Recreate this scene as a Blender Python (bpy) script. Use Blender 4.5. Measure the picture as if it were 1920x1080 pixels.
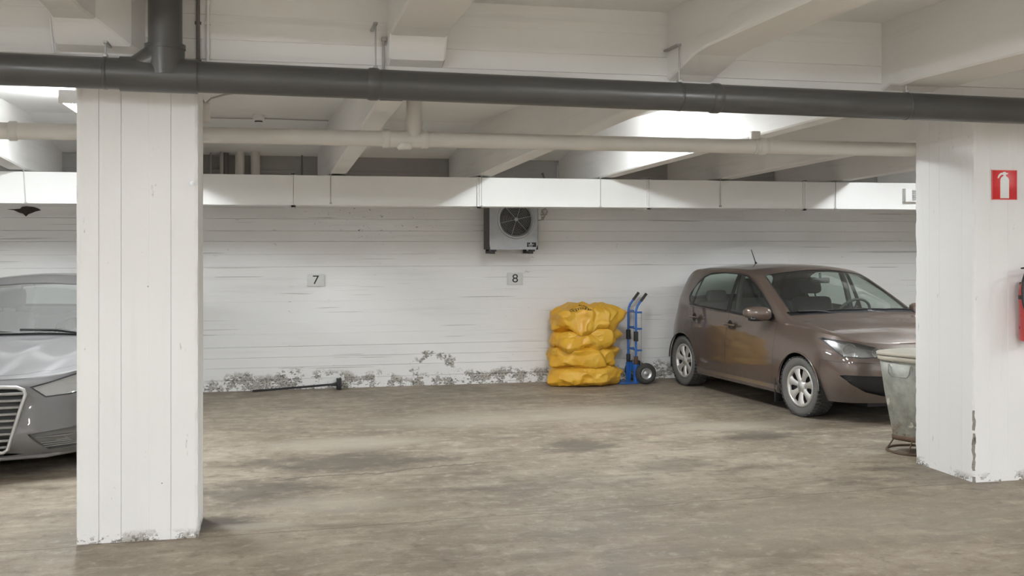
import bpy, bmesh, math, random
from mathutils import Vector, Matrix, noise

# ------------------------------------------------------------------ camera, world, exposure
SC = bpy.context.scene
COL = SC.collection
for o in list(bpy.data.objects):
    bpy.data.objects.remove(o, do_unlink=True)
R = math.radians
random.seed(7)

cam_data = bpy.data.cameras.new('camera')
cam_data.sensor_width = 36.0
cam_data.lens = 37.5                      # 2000 px focal length at 1920 px width
cam_data.shift_y = -(540 - 449) / 1920.0
cam_data.clip_start = 0.05
cam = bpy.data.objects.new('camera', cam_data)
COL.objects.link(cam)
cam.location = (0, 0, 1.75)
cam.rotation_euler = (R(90), 0, -R(12.8166))
SC.camera = cam

W = bpy.data.worlds.new('world')
SC.world = W
W.use_nodes = True
W.node_tree.nodes['Background'].inputs[0].default_value = (0.9, 0.88, 0.85, 1)
W.node_tree.nodes['Background'].inputs[1].default_value = 0.05

SC.view_settings.view_transform = 'Standard'
SC.view_settings.look = 'None'
SC.view_settings.gamma = 1.0
SC.view_settings.use_curve_mapping = False
SC.view_settings.exposure = 0.92
LAMP_WATTS = 18.0                         # each fluorescent batten
LAMP_TUBE = 170.0
SC.cycles.diffuse_bounces = 5
SC.cycles.use_adaptive_sampling = True
SC.cycles.adaptive_threshold = 0.1
SC.cycles.use_light_tree = False
SC.cycles.glossy_bounces = 3
SC.cycles.max_bounces = 8
SC.cycles.transparent_max_bounces = 8
SC.cycles.sample_clamp_indirect = 6.0

# ------------------------------------------------------------------ object helpers
def tag(o, label=None, cat=None, group=None, kind=None):
    if label: o['label'] = label
    if cat: o['category'] = cat
    if group: o['group'] = group
    if kind: o['kind'] = kind
    return o

def empty(name, loc=(0, 0, 0), rz=0.0):
    o = bpy.data.objects.new(name, None)
    o.empty_display_size = 0.1
    COL.objects.link(o)
    o.location = loc
    o.rotation_euler = (0, 0, rz)
    return o

def link_mesh(name, me, mat, parent=None, loc=None):
    o = bpy.data.objects.new(name, me)
    COL.objects.link(o)
    if mat is not None and len(me.materials) == 0:
        me.materials.append(mat)
    if parent is not None:
        o.parent = parent
    if loc is not None:
        o.location = loc
    return o

class MB:
    """collects shapes and links them as ONE mesh object"""
    def __init__(s):
        s.v = []; s.f = []; s.sm = []; s.mi = []; s.cur = 0
    def add(s, vs, fs, smooth=False):
        n = len(s.v)
        s.v.extend([tuple(p) for p in vs])
        for f in fs:
            s.f.append([i + n for i in f]); s.sm.append(smooth); s.mi.append(s.cur)
        return s
    def box(s, x0, x1, y0, y1, z0, z1, m=None):
        vs = [Vector((x, y, z)) for z in (z0, z1) for y in (y0, y1) for x in (x0, x1)]
        if m is not None: vs = [m @ p for p in vs]
        return s.add(vs, [(0, 2, 3, 1), (4, 5, 7, 6), (0, 1, 5, 4), (2, 6, 7, 3), (0, 4, 6, 2), (1, 3, 7, 5)])
    def rbox(s, x0, x1, y0, y1, z0, z1, r=0.01, m=None, seg=2, smooth=True):
        bm = bmesh.new()
        bmesh.ops.create_cube(bm, size=1)
        for v in bm.verts:
            v.co = Vector(((x0 + x1) / 2 + v.co.x * (x1 - x0), (y0 + y1) / 2 + v.co.y * (y1 - y0), (z0 + z1) / 2 + v.co.z * (z1 - z0)))
        r = min(r, 0.49 * min(x1 - x0, y1 - y0, z1 - z0))
        bmesh.ops.bevel(bm, geom=bm.edges[:], offset=r, segments=seg, affect='EDGES', profile=0.5)
        bm.verts.index_update()
        vs = [v.co.copy() for v in bm.verts]
        if m is not None: vs = [m @ p for p in vs]
        s.add(vs, [[v.index for v in f.verts] for f in bm.faces], smooth)
        bm.free()
        return s
    def lathe(s, prof, n=24, m=None, smooth=True, a0=0.0, a1=2 * math.pi, cap=False):
        """prof: (r, z) pairs, turned about z"""
        full = abs(a1 - a0 - 2 * math.pi) < 1e-6
        k = n if full else n + 1
        vs = []
        for (r, z) in prof:
            for i in range(k):
                a = a0 + (a1 - a0) * i / n
                p = Vector((r * math.cos(a), r * math.sin(a), z))
                vs.append(m @ p if m is not None else p)
        fs = []
        for j in range(len(prof) - 1):
            for i in range(n):
                i2 = (i + 1) % k
                fs.append((j * k + i, j * k + i2, (j + 1) * k + i2, (j + 1) * k + i))
        s.add(vs, fs, smooth)
        if cap and full:
            s.add([vs[i] for i in range(k)], [list(range(k))[::-1]], False)
            s.add([vs[(len(prof) - 1) * k + i] for i in range(k)], [list(range(k))], False)
        return s
    def tube(s, pts, r, n=10, cap=True, smooth=True, closed=False):
        pts = [Vector(p) for p in pts]
        rs = r if isinstance(r, (list, tuple)) else [r] * len(pts)
        ref = None
        rings = []
        N = len(pts)
        for i, p in enumerate(pts):
            if closed:
                t = (pts[(i + 1) % N] - pts[(i - 1) % N]).normalized()
            else:
                a = pts[max(i - 1, 0)]; b = pts[min(i + 1, N - 1)]
                t = (b - a).normalized()
            if ref is None:
                ref = Vector((0, 0, 1)) if abs(t.z) < 0.9 else Vector((1, 0, 0))
            u = (ref - t * ref.dot(t)).normalized()
            w = t.cross(u)
            ref = u
            rings.append([p + (u * math.cos(2 * math.pi * k / n) + w * math.sin(2 * math.pi * k / n)) * rs[i] for k in range(n)])
        vs = [q for ring in rings for q in ring]
        fs = []
        M = N if closed else N - 1
        for i in range(M):
            for k in range(n):
                k2 = (k + 1) % n
                i2 = (i + 1) % N
                fs.append((i * n + k, i * n + k2, i2 * n + k2, i2 * n + k))
        s.add(vs, fs, smooth)
        if cap and not closed:
            s.add(rings[0], [list(range(n))[::-1]]); s.add(rings[-1], [list(range(n))])
        return s
    def prism(s, poly, a, b, axis='y', m=None):
        """2-D polygon extruded from a to b along axis; poly coords are the other two axes in xyz order"""
        def P(p, t):
            q = {'x': (t, p[0], p[1]), 'y': (p[0], t, p[1]), 'z': (p[0], p[1], t)}[axis]
            q = Vector(q)
            return m @ q if m is not None else q
        n = len(poly)
        vs = [P(p, a) for p in poly] + [P(p, b) for p in poly]
        fs = [list(range(n))[::-1], list(range(n, 2 * n))]
        for i in range(n):
            j = (i + 1) % n
            fs.append((i, j, n + j, n + i))
        return s.add(vs, fs)
    def mesh(s, name, mats=None):
        me = bpy.data.meshes.new(name)
        me.from_pydata(s.v, [], s.f)
        me.polygons.foreach_set('use_smooth', s.sm)
        if mats:
            for q in mats: me.materials.append(q)
            me.polygons.foreach_set('material_index', s.mi)
        bm = bmesh.new(); bm.from_mesh(me)
        bmesh.ops.recalc_face_normals(bm, faces=bm.faces[:])
        bm.to_mesh(me); bm.free()
        me.update()
        return me
    def build(s, name, mat, parent=None, loc=None):
        mats = mat if isinstance(mat, (list, tuple)) else None
        me = s.mesh(name, mats)
        return link_mesh(name, me, None if mats else mat, parent, loc)

def text_mesh(txt, size, depth=0.001):
    cu = bpy.data.curves.new('txt', 'FONT')
    cu.body = txt; cu.size = size; cu.extrude = depth
    cu.align_x = 'CENTER'; cu.align_y = 'CENTER'
    ob = bpy.data.objects.new('txt', cu)
    COL.objects.link(ob)
    dg = bpy.context.evaluated_depsgraph_get()
    me = bpy.data.meshes.new_from_object(ob.evaluated_get(dg))
    bpy.data.objects.remove(ob, do_unlink=True)
    bpy.data.curves.remove(cu)
    return me

def copy_tree(o, parent=None):
    c = o.copy(); COL.objects.link(c); c.parent = parent
    for ch in list(o.children): copy_tree(ch, c)
    return c

# ------------------------------------------------------------------ material helpers
class NT:
    def __init__(s, name):
        s.m = bpy.data.materials.new(name); s.m.use_nodes = True
        s.t = s.m.node_tree; s.t.nodes.clear()
        s.out = s.n('ShaderNodeOutputMaterial')
    def n(s, t, **k):
        q = s.t.nodes.new(t)
        for a, b in k.items(): setattr(q, a, b)
        return q
    def l(s, a, b): s.t.links.new(a, b)
    def put(s, sock, v):
        if isinstance(v, bpy.types.NodeSocket): s.l(v, sock)
        elif v is not None:
            if isinstance(v, (tuple, list)) and len(v) == 3 and sock.type == 'RGBA': v = (*v, 1)
            sock.default_value = v
    def pos(s):
        return s.n('ShaderNodeNewGeometry').outputs['Position']
    def obj(s):
        return s.n('ShaderNodeTexCoord').outputs['Object']
    def sep(s, v):
        q = s.n('ShaderNodeSeparateXYZ'); s.l(v, q.inputs[0]); return q.outputs
    def comb(s, x, y, z):
        q = s.n('ShaderNodeCombineXYZ')
        for i, v in enumerate((x, y, z)): s.put(q.inputs[i], v)
        return q.outputs[0]
    def scale(s, v, sc, loc=(0, 0, 0)):
        q = s.n('ShaderNodeMapping'); s.l(v, q.inputs[0])
        q.inputs['Scale'].default_value = sc; q.inputs['Location'].default_value = loc
        return q.outputs[0]
    def noise(s, v, sc, det=4, rough=0.55, dist=0.0):
        q = s.n('ShaderNodeTexNoise'); s.l(v, q.inputs['Vector'])
        q.inputs['Scale'].default_value = sc; q.inputs['Detail'].default_value = det
        q.inputs['Roughness'].default_value = rough; q.inputs['Distortion'].default_value = dist
        return q.outputs['Fac']
    def vor(s, v, sc, feat='F1', out='Distance'):
        q = s.n('ShaderNodeTexVoronoi', feature=feat); s.l(v, q.inputs['Vector'])
        q.inputs['Scale'].default_value = sc
        return q.outputs[out]
    def math(s, op, a, b=None, c=None, clamp=False):
        q = s.n('ShaderNodeMath', operation=op, use_clamp=clamp)
        s.put(q.inputs[0], a); s.put(q.inputs[1], b)
        if c is not None: s.put(q.inputs[2], c)
        return q.outputs[0]
    def rng(s, v, a, b, c=0.0, d=1.0, smooth=False):
        q = s.n('ShaderNodeMapRange')
        if smooth: q.interpolation_type = 'SMOOTHSTEP'
        s.put(q.inputs[0], v)
        for i, x in enumerate((a, b, c, d)): s.put(q.inputs[i + 1], x)
        return q.outputs[0]
    def mix(s, f, a, b, blend='MIX'):
        q = s.n('ShaderNodeMix', data_type='RGBA', blend_type=blend)
        s.put(q.inputs[0], f); s.put(q.inputs[6], a); s.put(q.inputs[7], b)
        return q.outputs[2]
    def bump(s, h, strength=0.3, dist=0.01):
        q = s.n('ShaderNodeBump'); s.l(h, q.inputs['Height'])
        q.inputs['Strength'].default_value = strength; q.inputs['Distance'].default_value = dist
        return q.outputs[0]
    def bsdf(s, color, rough=0.5, metal=0.0, normal=None, spec=0.5, coat=0.0, coat_rough=0.03, emit=None, estr=0.0):
        q = s.n('ShaderNodeBsdfPrincipled')
        s.put(q.inputs['Base Color'], color); s.put(q.inputs['Roughness'], rough); s.put(q.inputs['Metallic'], metal)
        q.inputs['Specular IOR Level'].default_value = spec
        q.inputs['Coat Weight'].default_value = coat; q.inputs['Coat Roughness'].default_value = coat_rough
        if normal is not None: s.l(normal, q.inputs['Normal'])
        if emit is not None:
            s.put(q.inputs['Emission Color'], emit); q.inputs['Emission Strength'].default_value = estr
        s.l(q.outputs[0], s.out.inputs[0])
        return q

def plain(name, col, rough=0.5, metal=0.0, grain=0.12, gscale=30.0, bump=0.0, coat=0.0, spec=0.5, coat_rough=0.03):
    """a colour with a little procedural unevenness"""
    t = NT(name)
    v = t.obj()
    n = t.noise(v, gscale, 4)
    a = tuple(c * (1 - grain) for c in col); b = tuple(min(1, c * (1 + grain)) for c in col)
    c = t.mix(n, a, b)
    r = t.rng(n, 0.2, 0.8, max(0.02, rough - 0.05), min(1, rough + 0.05))
    t.bsdf(c, r, metal, t.bump(n, bump, 0.003) if bump else None, coat=coat, spec=spec, coat_rough=coat_rough)
    return t.m

def painted_concrete(name, base=(0.85, 0.845, 0.835), along='x', peel=0.0, peel_h=0.12, grime=0.25, holes=True, relief=True):
    """white paint on board-formed concrete; flaking near the floor, pinholes and faint scuffs"""
    t = NT(name)
    p = t.pos()
    sx = t.sep(p)
    str_sc = {'x': (0.9, 0.9, 14.0), 'z': (14.0, 14.0, 0.9)}[along]
    streak = t.noise(t.scale(p, str_sc), 1.0, 3, 0.6)
    big = t.noise(p, 0.7, 1)
    fine = t.noise(p, 38.0, 2, 0.6) if relief else streak
    c = t.mix(t.rng(big, 0.35, 0.7), tuple(x * 0.94 for x in base), base)
    c = t.mix(t.math('MULTIPLY', t.rng(streak, 0.56, 0.72), grime), c, tuple(x * 0.72 for x in base))
    h = t.math('ADD', t.math('MULTIPLY', fine, 0.35), t.math('MULTIPLY', streak, 0.55))
    if holes:
        d = t.vor(p, 3.1)
        hole = t.math('MULTIPLY', t.rng(d, 0.022, 0.012), t.rng(t.noise(p, 1.1, 1), 0.52, 0.56))
        c = t.mix(hole, c, (0.11, 0.10, 0.09))
        scuff = t.math('MULTIPLY', t.rng(t.noise(t.scale(p, (6, 6, 18) if along == 'x' else (16, 16, 5)), 1.0, 4, 0.7), 0.68, 0.72), 0.55)
        c = t.mix(scuff, c, (0.42, 0.40, 0.37))
    if peel > 0:
        wob = t.noise(t.comb(t.math('MULTIPLY', sx[0], 1.0), t.math('MULTIPLY', sx[1], 1.0), 0.0), 1.7, 4, 0.6)
        top = t.math('ADD', t.math('MULTIPLY', t.math('SUBTRACT', wob, 0.42), peel_h * 3.2), peel_h)
        below = t.rng(t.math('SUBTRACT', top, sx[2]), -0.03, 0.03)
        # an eroded arch of its own further along the wall
        ax = t.math('DIVIDE', t.math('SUBTRACT', sx[0], 1.93), 0.24)
        az = t.math('DIVIDE', t.math('SUBTRACT', sx[2], 0.22), 0.16)
        rr = t.math('SQRT', t.math('ADD', t.math('MULTIPLY', ax, ax), t.math('MULTIPLY', az, az)))
        rr = t.math('ADD', rr, t.math('MULTIPLY', t.math('SUBTRACT', t.noise(p, 9.0, 2), 0.5), 1.3))
        arch = t.math('MULTIPLY', t.math('MULTIPLY', t.rng(rr, 1.15, 1.0), t.rng(rr, 0.72, 0.85)), 1.0 if peel > 0.5 else 0.0)
        zone = t.math('MAXIMUM', below, arch)
        flk = t.noise(t.scale(p, (1, 1, 1.5)), 26.0, 4, 0.72)
        mid = t.noise(p, 6.0, 1)
        thr = t.math('ADD', flk, t.math('MULTIPLY', t.math('SUBTRACT', mid, 0.5), 0.9))
        bare = t.math('MULTIPLY', t.rng(thr, 0.53, 0.57), zone)
        pit = t.math('MULTIPLY', t.rng(t.noise(p, 48.0, 2, 0.7), 0.53, 0.58), t.math('MULTIPLY', t.rng(thr, 0.49, 0.52), zone))
        rim = t.math('MULTIPLY', t.math('MULTIPLY', t.rng(thr, 0.50, 0.52), t.rng(thr, 0.56, 0.54)), zone)
        conc = t.mix(fine, (0.30, 0.28, 0.25), (0.52, 0.49, 0.44))
        c = t.mix(bare, c, conc)
        c = t.mix(t.math('MULTIPLY', pit, 0.8), c, (0.10, 0.09, 0.08))
        c = t.mix(t.math('MULTIPLY', rim, 0.7), c, (0.13, 0.12, 0.11))
        h = t.math('SUBTRACT', h, t.math('MULTIPLY', bare, 2.2))
        h = t.math('ADD', h, t.math('MULTIPLY', t.math('MULTIPLY', fine, zone), 1.2))
        # hairline cracks low on the wall
    if peel > 0.5:
        # small chips knocked out of the paint high on the wall under the duct
        bx = t.math('DIVIDE', t.math('SUBTRACT', sx[0], 1.25), 0.85)
        bz = t.math('DIVIDE', t.math('SUBTRACT', sx[2], 1.98), 0.24)
        bd = t.math('ADD', t.math('MULTIPLY', bx, bx), t.math('MULTIPLY', bz, bz))
        ch = t.math('MULTIPLY', t.rng(t.noise(t.scale(p, (1.0, 1.0, 1.5)), 17.0, 3, 0.7), 0.655, 0.675), t.rng(bd, 1.2, 0.3))
        c = t.mix(ch, c, (0.16, 0.145, 0.125))
        # bare sooty concrete above the duct, with the shade up there painted in too
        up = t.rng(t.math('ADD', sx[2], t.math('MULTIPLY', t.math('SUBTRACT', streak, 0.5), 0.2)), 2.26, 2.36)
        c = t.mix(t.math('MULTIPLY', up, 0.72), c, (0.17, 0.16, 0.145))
        # long dark hairlines where the form boards met
        ln = t.noise(t.scale(p, (0.55, 0.55, 30.0)), 1.0, 2, 0.5)
        lm = t.math('MULTIPLY', t.rng(ln, 0.665, 0.69), 0.55)
        c = t.mix(lm, c, (0.36, 0.35, 0.33))
    t.bsdf(c, 0.75, 0.0, t.bump(h, 0.35, 0.006) if relief else None, spec=0.25)
    return t.m

def floor_material():
    t = NT('worn_concrete_floor')
    p = t.pos()
    sx = t.sep(p)
    flat = t.comb(sx[0], sx[1], 0.0)
    n1 = t.noise(flat, 0.42, 2, 0.6, 0.6)
    n2 = t.noise(t.scale(flat, (1.0, 2.2, 1)), 1.6, 4, 0.65, 0.4)
    n3 = t.noise(flat, 9.0, 4, 0.7)
    n4 = t.noise(flat, 55.0, 2, 0.6)
    c = t.mix(t.rng(n1, 0.32, 0.68), FLOOR_A, FLOOR_B)
    c = t.mix(t.math('MULTIPLY', t.rng(n2, 0.48, 0.72), 0.55), c, FLOOR_LIGHT)
    c = t.mix(t.math('MULTIPLY', t.rng(n2, 0.47, 0.28), 0.55), c, FLOOR_DARK)
    c = t.mix(t.math('MULTIPLY', t.rng(n3, 0.55, 0.68), 0.5), c, FLOOR_LIGHT)
    n5 = t.noise(t.scale(flat, (2.2, 7.0, 1)), 1.3, 5, 0.72, 0.8)
    c = t.mix(t.math('MULTIPLY', t.rng(n5, 0.54, 0.68), 0.5), c, FLOOR_LIGHT)
    c = t.mix(t.math('MULTIPLY', t.rng(n5, 0.45, 0.31), t.rng(sx[1], 6.2, 8.0, 0.25, 0.55)), c, FLOOR_DARK)
    c = t.mix(t.math('MULTIPLY', t.rng(n3, 0.46, 0.30), 0.5), c, FLOOR_DARK)
    # oil stains and pale worn patches where tyres and feet have been
    def blob(x, y, rx, ry, edge=0.9):
        a = t.math('DIVIDE', t.math('SUBTRACT', sx[0], x), rx)
        b = t.math('DIVIDE', t.math('SUBTRACT', sx[1], y), ry)
        d = t.math('SQRT', t.math('ADD', t.math('MULTIPLY', a, a), t.math('MULTIPLY', b, b)))
        d = t.math('ADD', d, t.math('MULTIPLY', t.math('SUBTRACT', n2, 0.5), 1.6))
        d = t.math('ADD', d, t.math('MULTIPLY', t.math('SUBTRACT', n3, 0.5), 0.9))
        return t.rng(d, 1.1, 0.25, smooth=True)
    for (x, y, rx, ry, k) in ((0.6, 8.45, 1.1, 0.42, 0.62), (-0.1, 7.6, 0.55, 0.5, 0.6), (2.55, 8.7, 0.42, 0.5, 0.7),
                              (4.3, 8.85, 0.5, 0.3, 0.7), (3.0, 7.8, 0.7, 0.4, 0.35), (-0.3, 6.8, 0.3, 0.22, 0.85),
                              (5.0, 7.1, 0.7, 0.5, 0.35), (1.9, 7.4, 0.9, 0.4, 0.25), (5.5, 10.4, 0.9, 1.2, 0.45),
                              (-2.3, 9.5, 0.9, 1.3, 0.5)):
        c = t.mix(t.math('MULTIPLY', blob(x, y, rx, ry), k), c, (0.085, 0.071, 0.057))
    for (x, y, rx, ry, k) in ((0.65, 9.25, 0.8, 0.35, 0.7), (3.2, 10.3, 1.1, 0.55, 0.8), (1.8, 10.2, 1.0, 0.5, 0.5), (4.3, 9.3, 0.8, 0.3, 0.6),
                              (0.4, 7.15, 0.6, 0.3, 0.5), (-0.05, 6.7, 0.3, 0.10, 0.6), (3.6, 6.0, 1.6, 0.6, 0.35), (-1.0, 5.6, 0.9, 0.4, 0.35)):
        c = t.mix(t.math('MULTIPLY', blob(x, y, rx, ry), k), c, (0.42, 0.375, 0.31))
    # hairline cracks and the day joint between the pillars
    w = t.math('MULTIPLY', t.math('SUBTRACT', t.noise(t.comb(sx[0], 0.0, 0.0), 1.3, 5, 0.65), 0.5), 0.22)
    jy = t.math('ADD', t.math('ADD', t.math('MULTIPLY', sx[0], 0.045), 6.53), w)
    jd = t.math('ABSOLUTE', t.math('SUBTRACT', sx[1], jy))
    c = t.mix(t.math('MULTIPLY', t.rng(jd, 0.011, 0.003), t.math('MULTIPLY', t.rng(n3, 0.36, 0.52), 0.75)), c, (0.10, 0.085, 0.07))
    w2 = t.math('MULTIPLY', t.math('SUBTRACT', t.noise(t.comb(sx[0], 3.0, 0.0), 2.0, 5, 0.65), 0.5), 0.5)
    jd2 = t.math('ABSOLUTE', t.math('SUBTRACT', sx[1], t.math('ADD', t.math('ADD', t.math('MULTIPLY', sx[0], 0.16), 7.93), w2)))
    m2 = t.math('MULTIPLY', t.rng(jd2, 0.03, 0.006), t.math('MULTIPLY', t.rng(sx[0], -0.1, 0.2), t.rng(sx[0], 1.9, 1.5)))
    c = t.mix(t.math('MULTIPLY', m2, 0.7), c, (0.09, 0.075, 0.06))
    speck = t.rng(t.vor(flat, 7.0), 0.045, 0.03)
    speck = t.math('MULTIPLY', speck, t.rng(t.noise(flat, 2.3, 2), 0.53, 0.58))
    c = t.mix(t.math('MULTIPLY', speck, 0.7), c, (0.10, 0.085, 0.07))
    c = t.mix(t.math('MULTIPLY', t.rng(n4, 0.35, 0.65), 0.12), c, FLOOR_DARK)
    h = t.math('ADD', t.math('MULTIPLY', n3, 0.7), t.math('MULTIPLY', n4, 0.35))
    r = t.rng(n2, 0.3, 0.7, 0.50, 0.72)
    t.bsdf(c, r, 0.0, t.bump(h, 0.3, 0.006), spec=0.35)
    return t.m

FLOOR_A = (0.205, 0.165, 0.124)
FLOOR_B = (0.335, 0.28, 0.217)
FLOOR_LIGHT = (0.50, 0.435, 0.348)
FLOOR_DARK = (0.10, 0.078, 0.058)

M = {}
M['floor'] = floor_material()
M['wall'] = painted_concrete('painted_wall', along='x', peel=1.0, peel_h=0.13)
M['pillar'] = painted_concrete('painted_pillar', along='z', peel=0.4, peel_h=0.03, grime=0.12)
M['beam'] = painted_concrete('painted_beam', base=(0.85, 0.84, 0.82), along='x', grime=0.3, holes=False, relief=False)
M['slab'] = painted_concrete('painted_slab', base=(0.86, 0.855, 0.84), along='x', grime=0.15, holes=False, relief=False)
M['bare'] = plain('bare_concrete', (0.30, 0.28, 0.25), 0.9, grain=0.5, gscale=60, bump=0.8)
M['spall'] = plain('spalled_dark_concrete', (0.06, 0.045, 0.035), 0.95, grain=0.5, gscale=40, bump=0.9)
M['grey_plastic'] = plain('dark_grey_pipe_plastic', (0.075, 0.074, 0.072), 0.33, grain=0.10, gscale=6)
M['cream_plastic'] = plain('cream_painted_pipe', (0.64, 0.615, 0.57), 0.45, grain=0.05, gscale=8)
M['duct'] = plain('white_painted_duct', (0.84, 0.84, 0.825), 0.4, grain=0.02, gscale=5)
M['white_metal'] = plain('white_enamel', (0.78, 0.78, 0.77), 0.4, grain=0.03)
M['zinc'] = plain('zinc_steel', (0.55, 0.56, 0.57), 0.35, 0.9, grain=0.12, gscale=25)
M['steel_wire'] = plain('hanger_steel', (0.45, 0.45, 0.44), 0.45, 0.7)
M['dark_pipe'] = plain('old_dark_pipe', (0.16, 0.15, 0.14), 0.6, grain=0.25)
M['grey_pipe'] = plain('painted_grey_pipe', (0.42, 0.41, 0.39), 0.55, grain=0.08)
M['black'] = plain('black_plastic', (0.014, 0.014, 0.015), 0.45, grain=0.15)
M['rubber'] = plain('tyre_rubber', (0.045, 0.044, 0.043), 0.75, grain=0.25, gscale=18)
M['rubber_dust'] = plain('dusty_rubber', (0.11, 0.105, 0.098), 0.8, grain=0.2, gscale=12)
M['print_black'] = plain('black_print', (0.02, 0.02, 0.02), 0.6)
# ------------------------------------------------------------------ the setting
WALL_Y = 12.70
def extrude_profile(mb, pts, a, b, axis, n=1, smooth=False, jit=0.0, seed=0):
    """open polyline (2-D) swept along axis from a to b; axis 'x': pts=(y,z); axis 'z': pts=(x,y)"""
    vs = []
    for k in range(n + 1):
        t = a + (b - a) * k / n
        for i, q in enumerate(pts):
            d = jit * noise.noise(Vector((i * 3.7 + seed, t * 4.0, 0)))
            vs.append((t, q[0] + d, q[1]) if axis == 'x' else (q[0] + d, q[1] + d, t))
    m = len(pts)
    fs = [(k * m + i, k * m + i + 1, (k + 1) * m + i + 1, (k + 1) * m + i) for k in range(n) for i in range(m - 1)]
    return mb.add(vs, fs, smooth)

def boards(a, b, w, rng, off=0.003, g=0.0025, gd=0.004):
    """positions along a face and the depth there: formwork boards of uneven proudness with a groove between"""
    out = []
    t = a
    while t < b - 1e-6:
        e = min(b, t + w * rng.uniform(0.85, 1.15))
        if b - e < 0.4 * w: e = b
        d = rng.uniform(0, off)
        out.append((t + g * 0.5, d)); out.append((e - g * 0.5, d))
        if e < b - 1e-6:
            deep = gd if rng.random() < 0.55 else off
            out.append((e, deep))
        t = e
    out[0] = (a, out[0][1]); out[-1] = (b, out[-1][1])
    return out

rb = random.Random(3)
# floor, ceiling slabs and outer walls
mb = MB(); mb.add([(-9, -6.2, 0), (14, -6.2, 0), (14, WALL_Y + 0.2, 0), (-9, WALL_Y + 0.2, 0)], [(0, 1, 2, 3)])
tag(mb.build('floor', M['floor']), 'worn brown-grey concrete garage floor with oil stains', 'floor', kind='structure')

mb = MB(); mb.box(-9, 14, -6.2, 6.95, 3.20, 3.40); mb.box(-9, 14, 6.95, WALL_Y + 0.2, 3.0, 3.40)
# the cove where the slab thickens towards the back wall
mb.prism([(11.25, 3.001), (WALL_Y + 0.01, 2.72), (WALL_Y + 0.01, 3.001)], -9, 14, 'x')
tag(mb.build('ceiling', M['slab']), 'white painted concrete ceiling slab between the beams', 'ceiling', kind='structure')

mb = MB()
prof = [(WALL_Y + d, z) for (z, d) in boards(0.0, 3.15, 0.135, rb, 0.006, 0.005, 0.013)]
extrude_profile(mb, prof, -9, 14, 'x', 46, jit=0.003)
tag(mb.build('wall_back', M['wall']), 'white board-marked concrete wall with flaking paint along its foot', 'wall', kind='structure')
mb = MB(); mb.box(-9.2, -9, -6.2, WALL_Y + 0.2, 0, 3.4)
tag(mb.build('wall_left', M['slab']), 'white concrete end wall beyond the silver car', 'wall', kind='structure')
mb = MB(); mb.box(14, 14.2, -6.2, WALL_Y + 0.2, 0, 3.4)
tag(mb.build('wall_right', M['slab']), 'white concrete end wall beyond the fire extinguisher', 'wall', kind='structure')
mb = MB(); mb.box(-9.2, 14.2, -6.4, -6.2, 0, 3.4)
tag(mb.build('wall_front', M['slab']), 'white concrete wall on the driving aisle side', 'wall', kind='structure')

# main girder over the pillar row
mb = MB()
zs = boards(2.68, 3.20, 0.13, rb, 0.004, 0.004, 0.009)
prof = [(6.42 + d, z) for (z, d) in zs][::-1]
prof += [(6.42, 2.68), (6.97, 2.68), (6.97, 3.0)]
extrude_profile(mb, prof, -9, 14, 'x', 30, jit=0.003)
tag(mb.build('girder_beam', M['beam']), 'main concrete girder running over the pillar row', 'beam', kind='structure')

# ceiling beams in front of the girder: (x0, x1, soffit, soffit at girder, haunch start y)
def front_beam(x0, x1, zs, zg, yh, flare_r=0.0, name_label=''):
    mb = MB()
    st = [(-6.2, zs, 0.0), (0.0, zs, 0.0), (4.0, zs, 0.0), (yh - 0.18, zs, 0.0), (yh, zs - 0.015, 0.15), (6.33, zg + 0.03, 0.75), (6.43, zg, 1.0)]
    rows = []
    for (y, z, k) in st:
        f = flare_r * k
        rows.append([(x0, y, 3.205), (x0, y, z + 0.30), (x0, y, z + 0.15), (x0, y, z + 0.012), (x0 + 0.012, y, z), (x1 + f - 0.012, y, z), (x1 + f, y, z + 0.012), (x1 + f, y, z + 0.15), (x1 + f, y, 3.205)])
    n = len(rows[0])
    vs = [p for r_ in rows for p in r_]
    fs = [(i * n + j, i * n + j + 1, (i + 1) * n + j + 1, (i + 1) * n + j) for i in range(len(rows) - 1) for j in range(n - 1)]
    mb.add(vs, fs)
    o = mb.build('ceiling_beam', M['beam'])
    tag(o, name_label, 'beam', 'ceiling beams over the driving aisle', 'structure')
    return o
front_beam(-2.92, -2.60, 2.96, 2.80, 6.22, 0, 'aisle ceiling beam beyond the vertical grey drain riser')
front_beam(-1.16, -0.975, 2.975, 2.805, 6.22, 0.29, 'aisle ceiling beam that widens beside the vertical grey drain riser')
front_beam(0.69, 1.03, 2.965, 2.79, 6.26, 0, 'aisle ceiling beam in line with number plate 7')
front_beam(2.48, 2.79, 2.875, 2.76, 6.0, 0, 'aisle ceiling beam in line with number plate 8 and the fan unit')
front_beam(4.00, 4.40, 2.765, 2.745, 6.2, 0, 'aisle ceiling beam next to the pillar with the extinguisher sign')
front_beam(5.75, 6.05, 2.86, 2.76, 6.2, 0, 'aisle ceiling beam beyond the pillar with the extinguisher sign')
front_beam(7.45, 7.75, 2.86, 2.76, 6.2, 0, 'second aisle ceiling beam beyond the pillar with the extinguisher sign')

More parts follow.
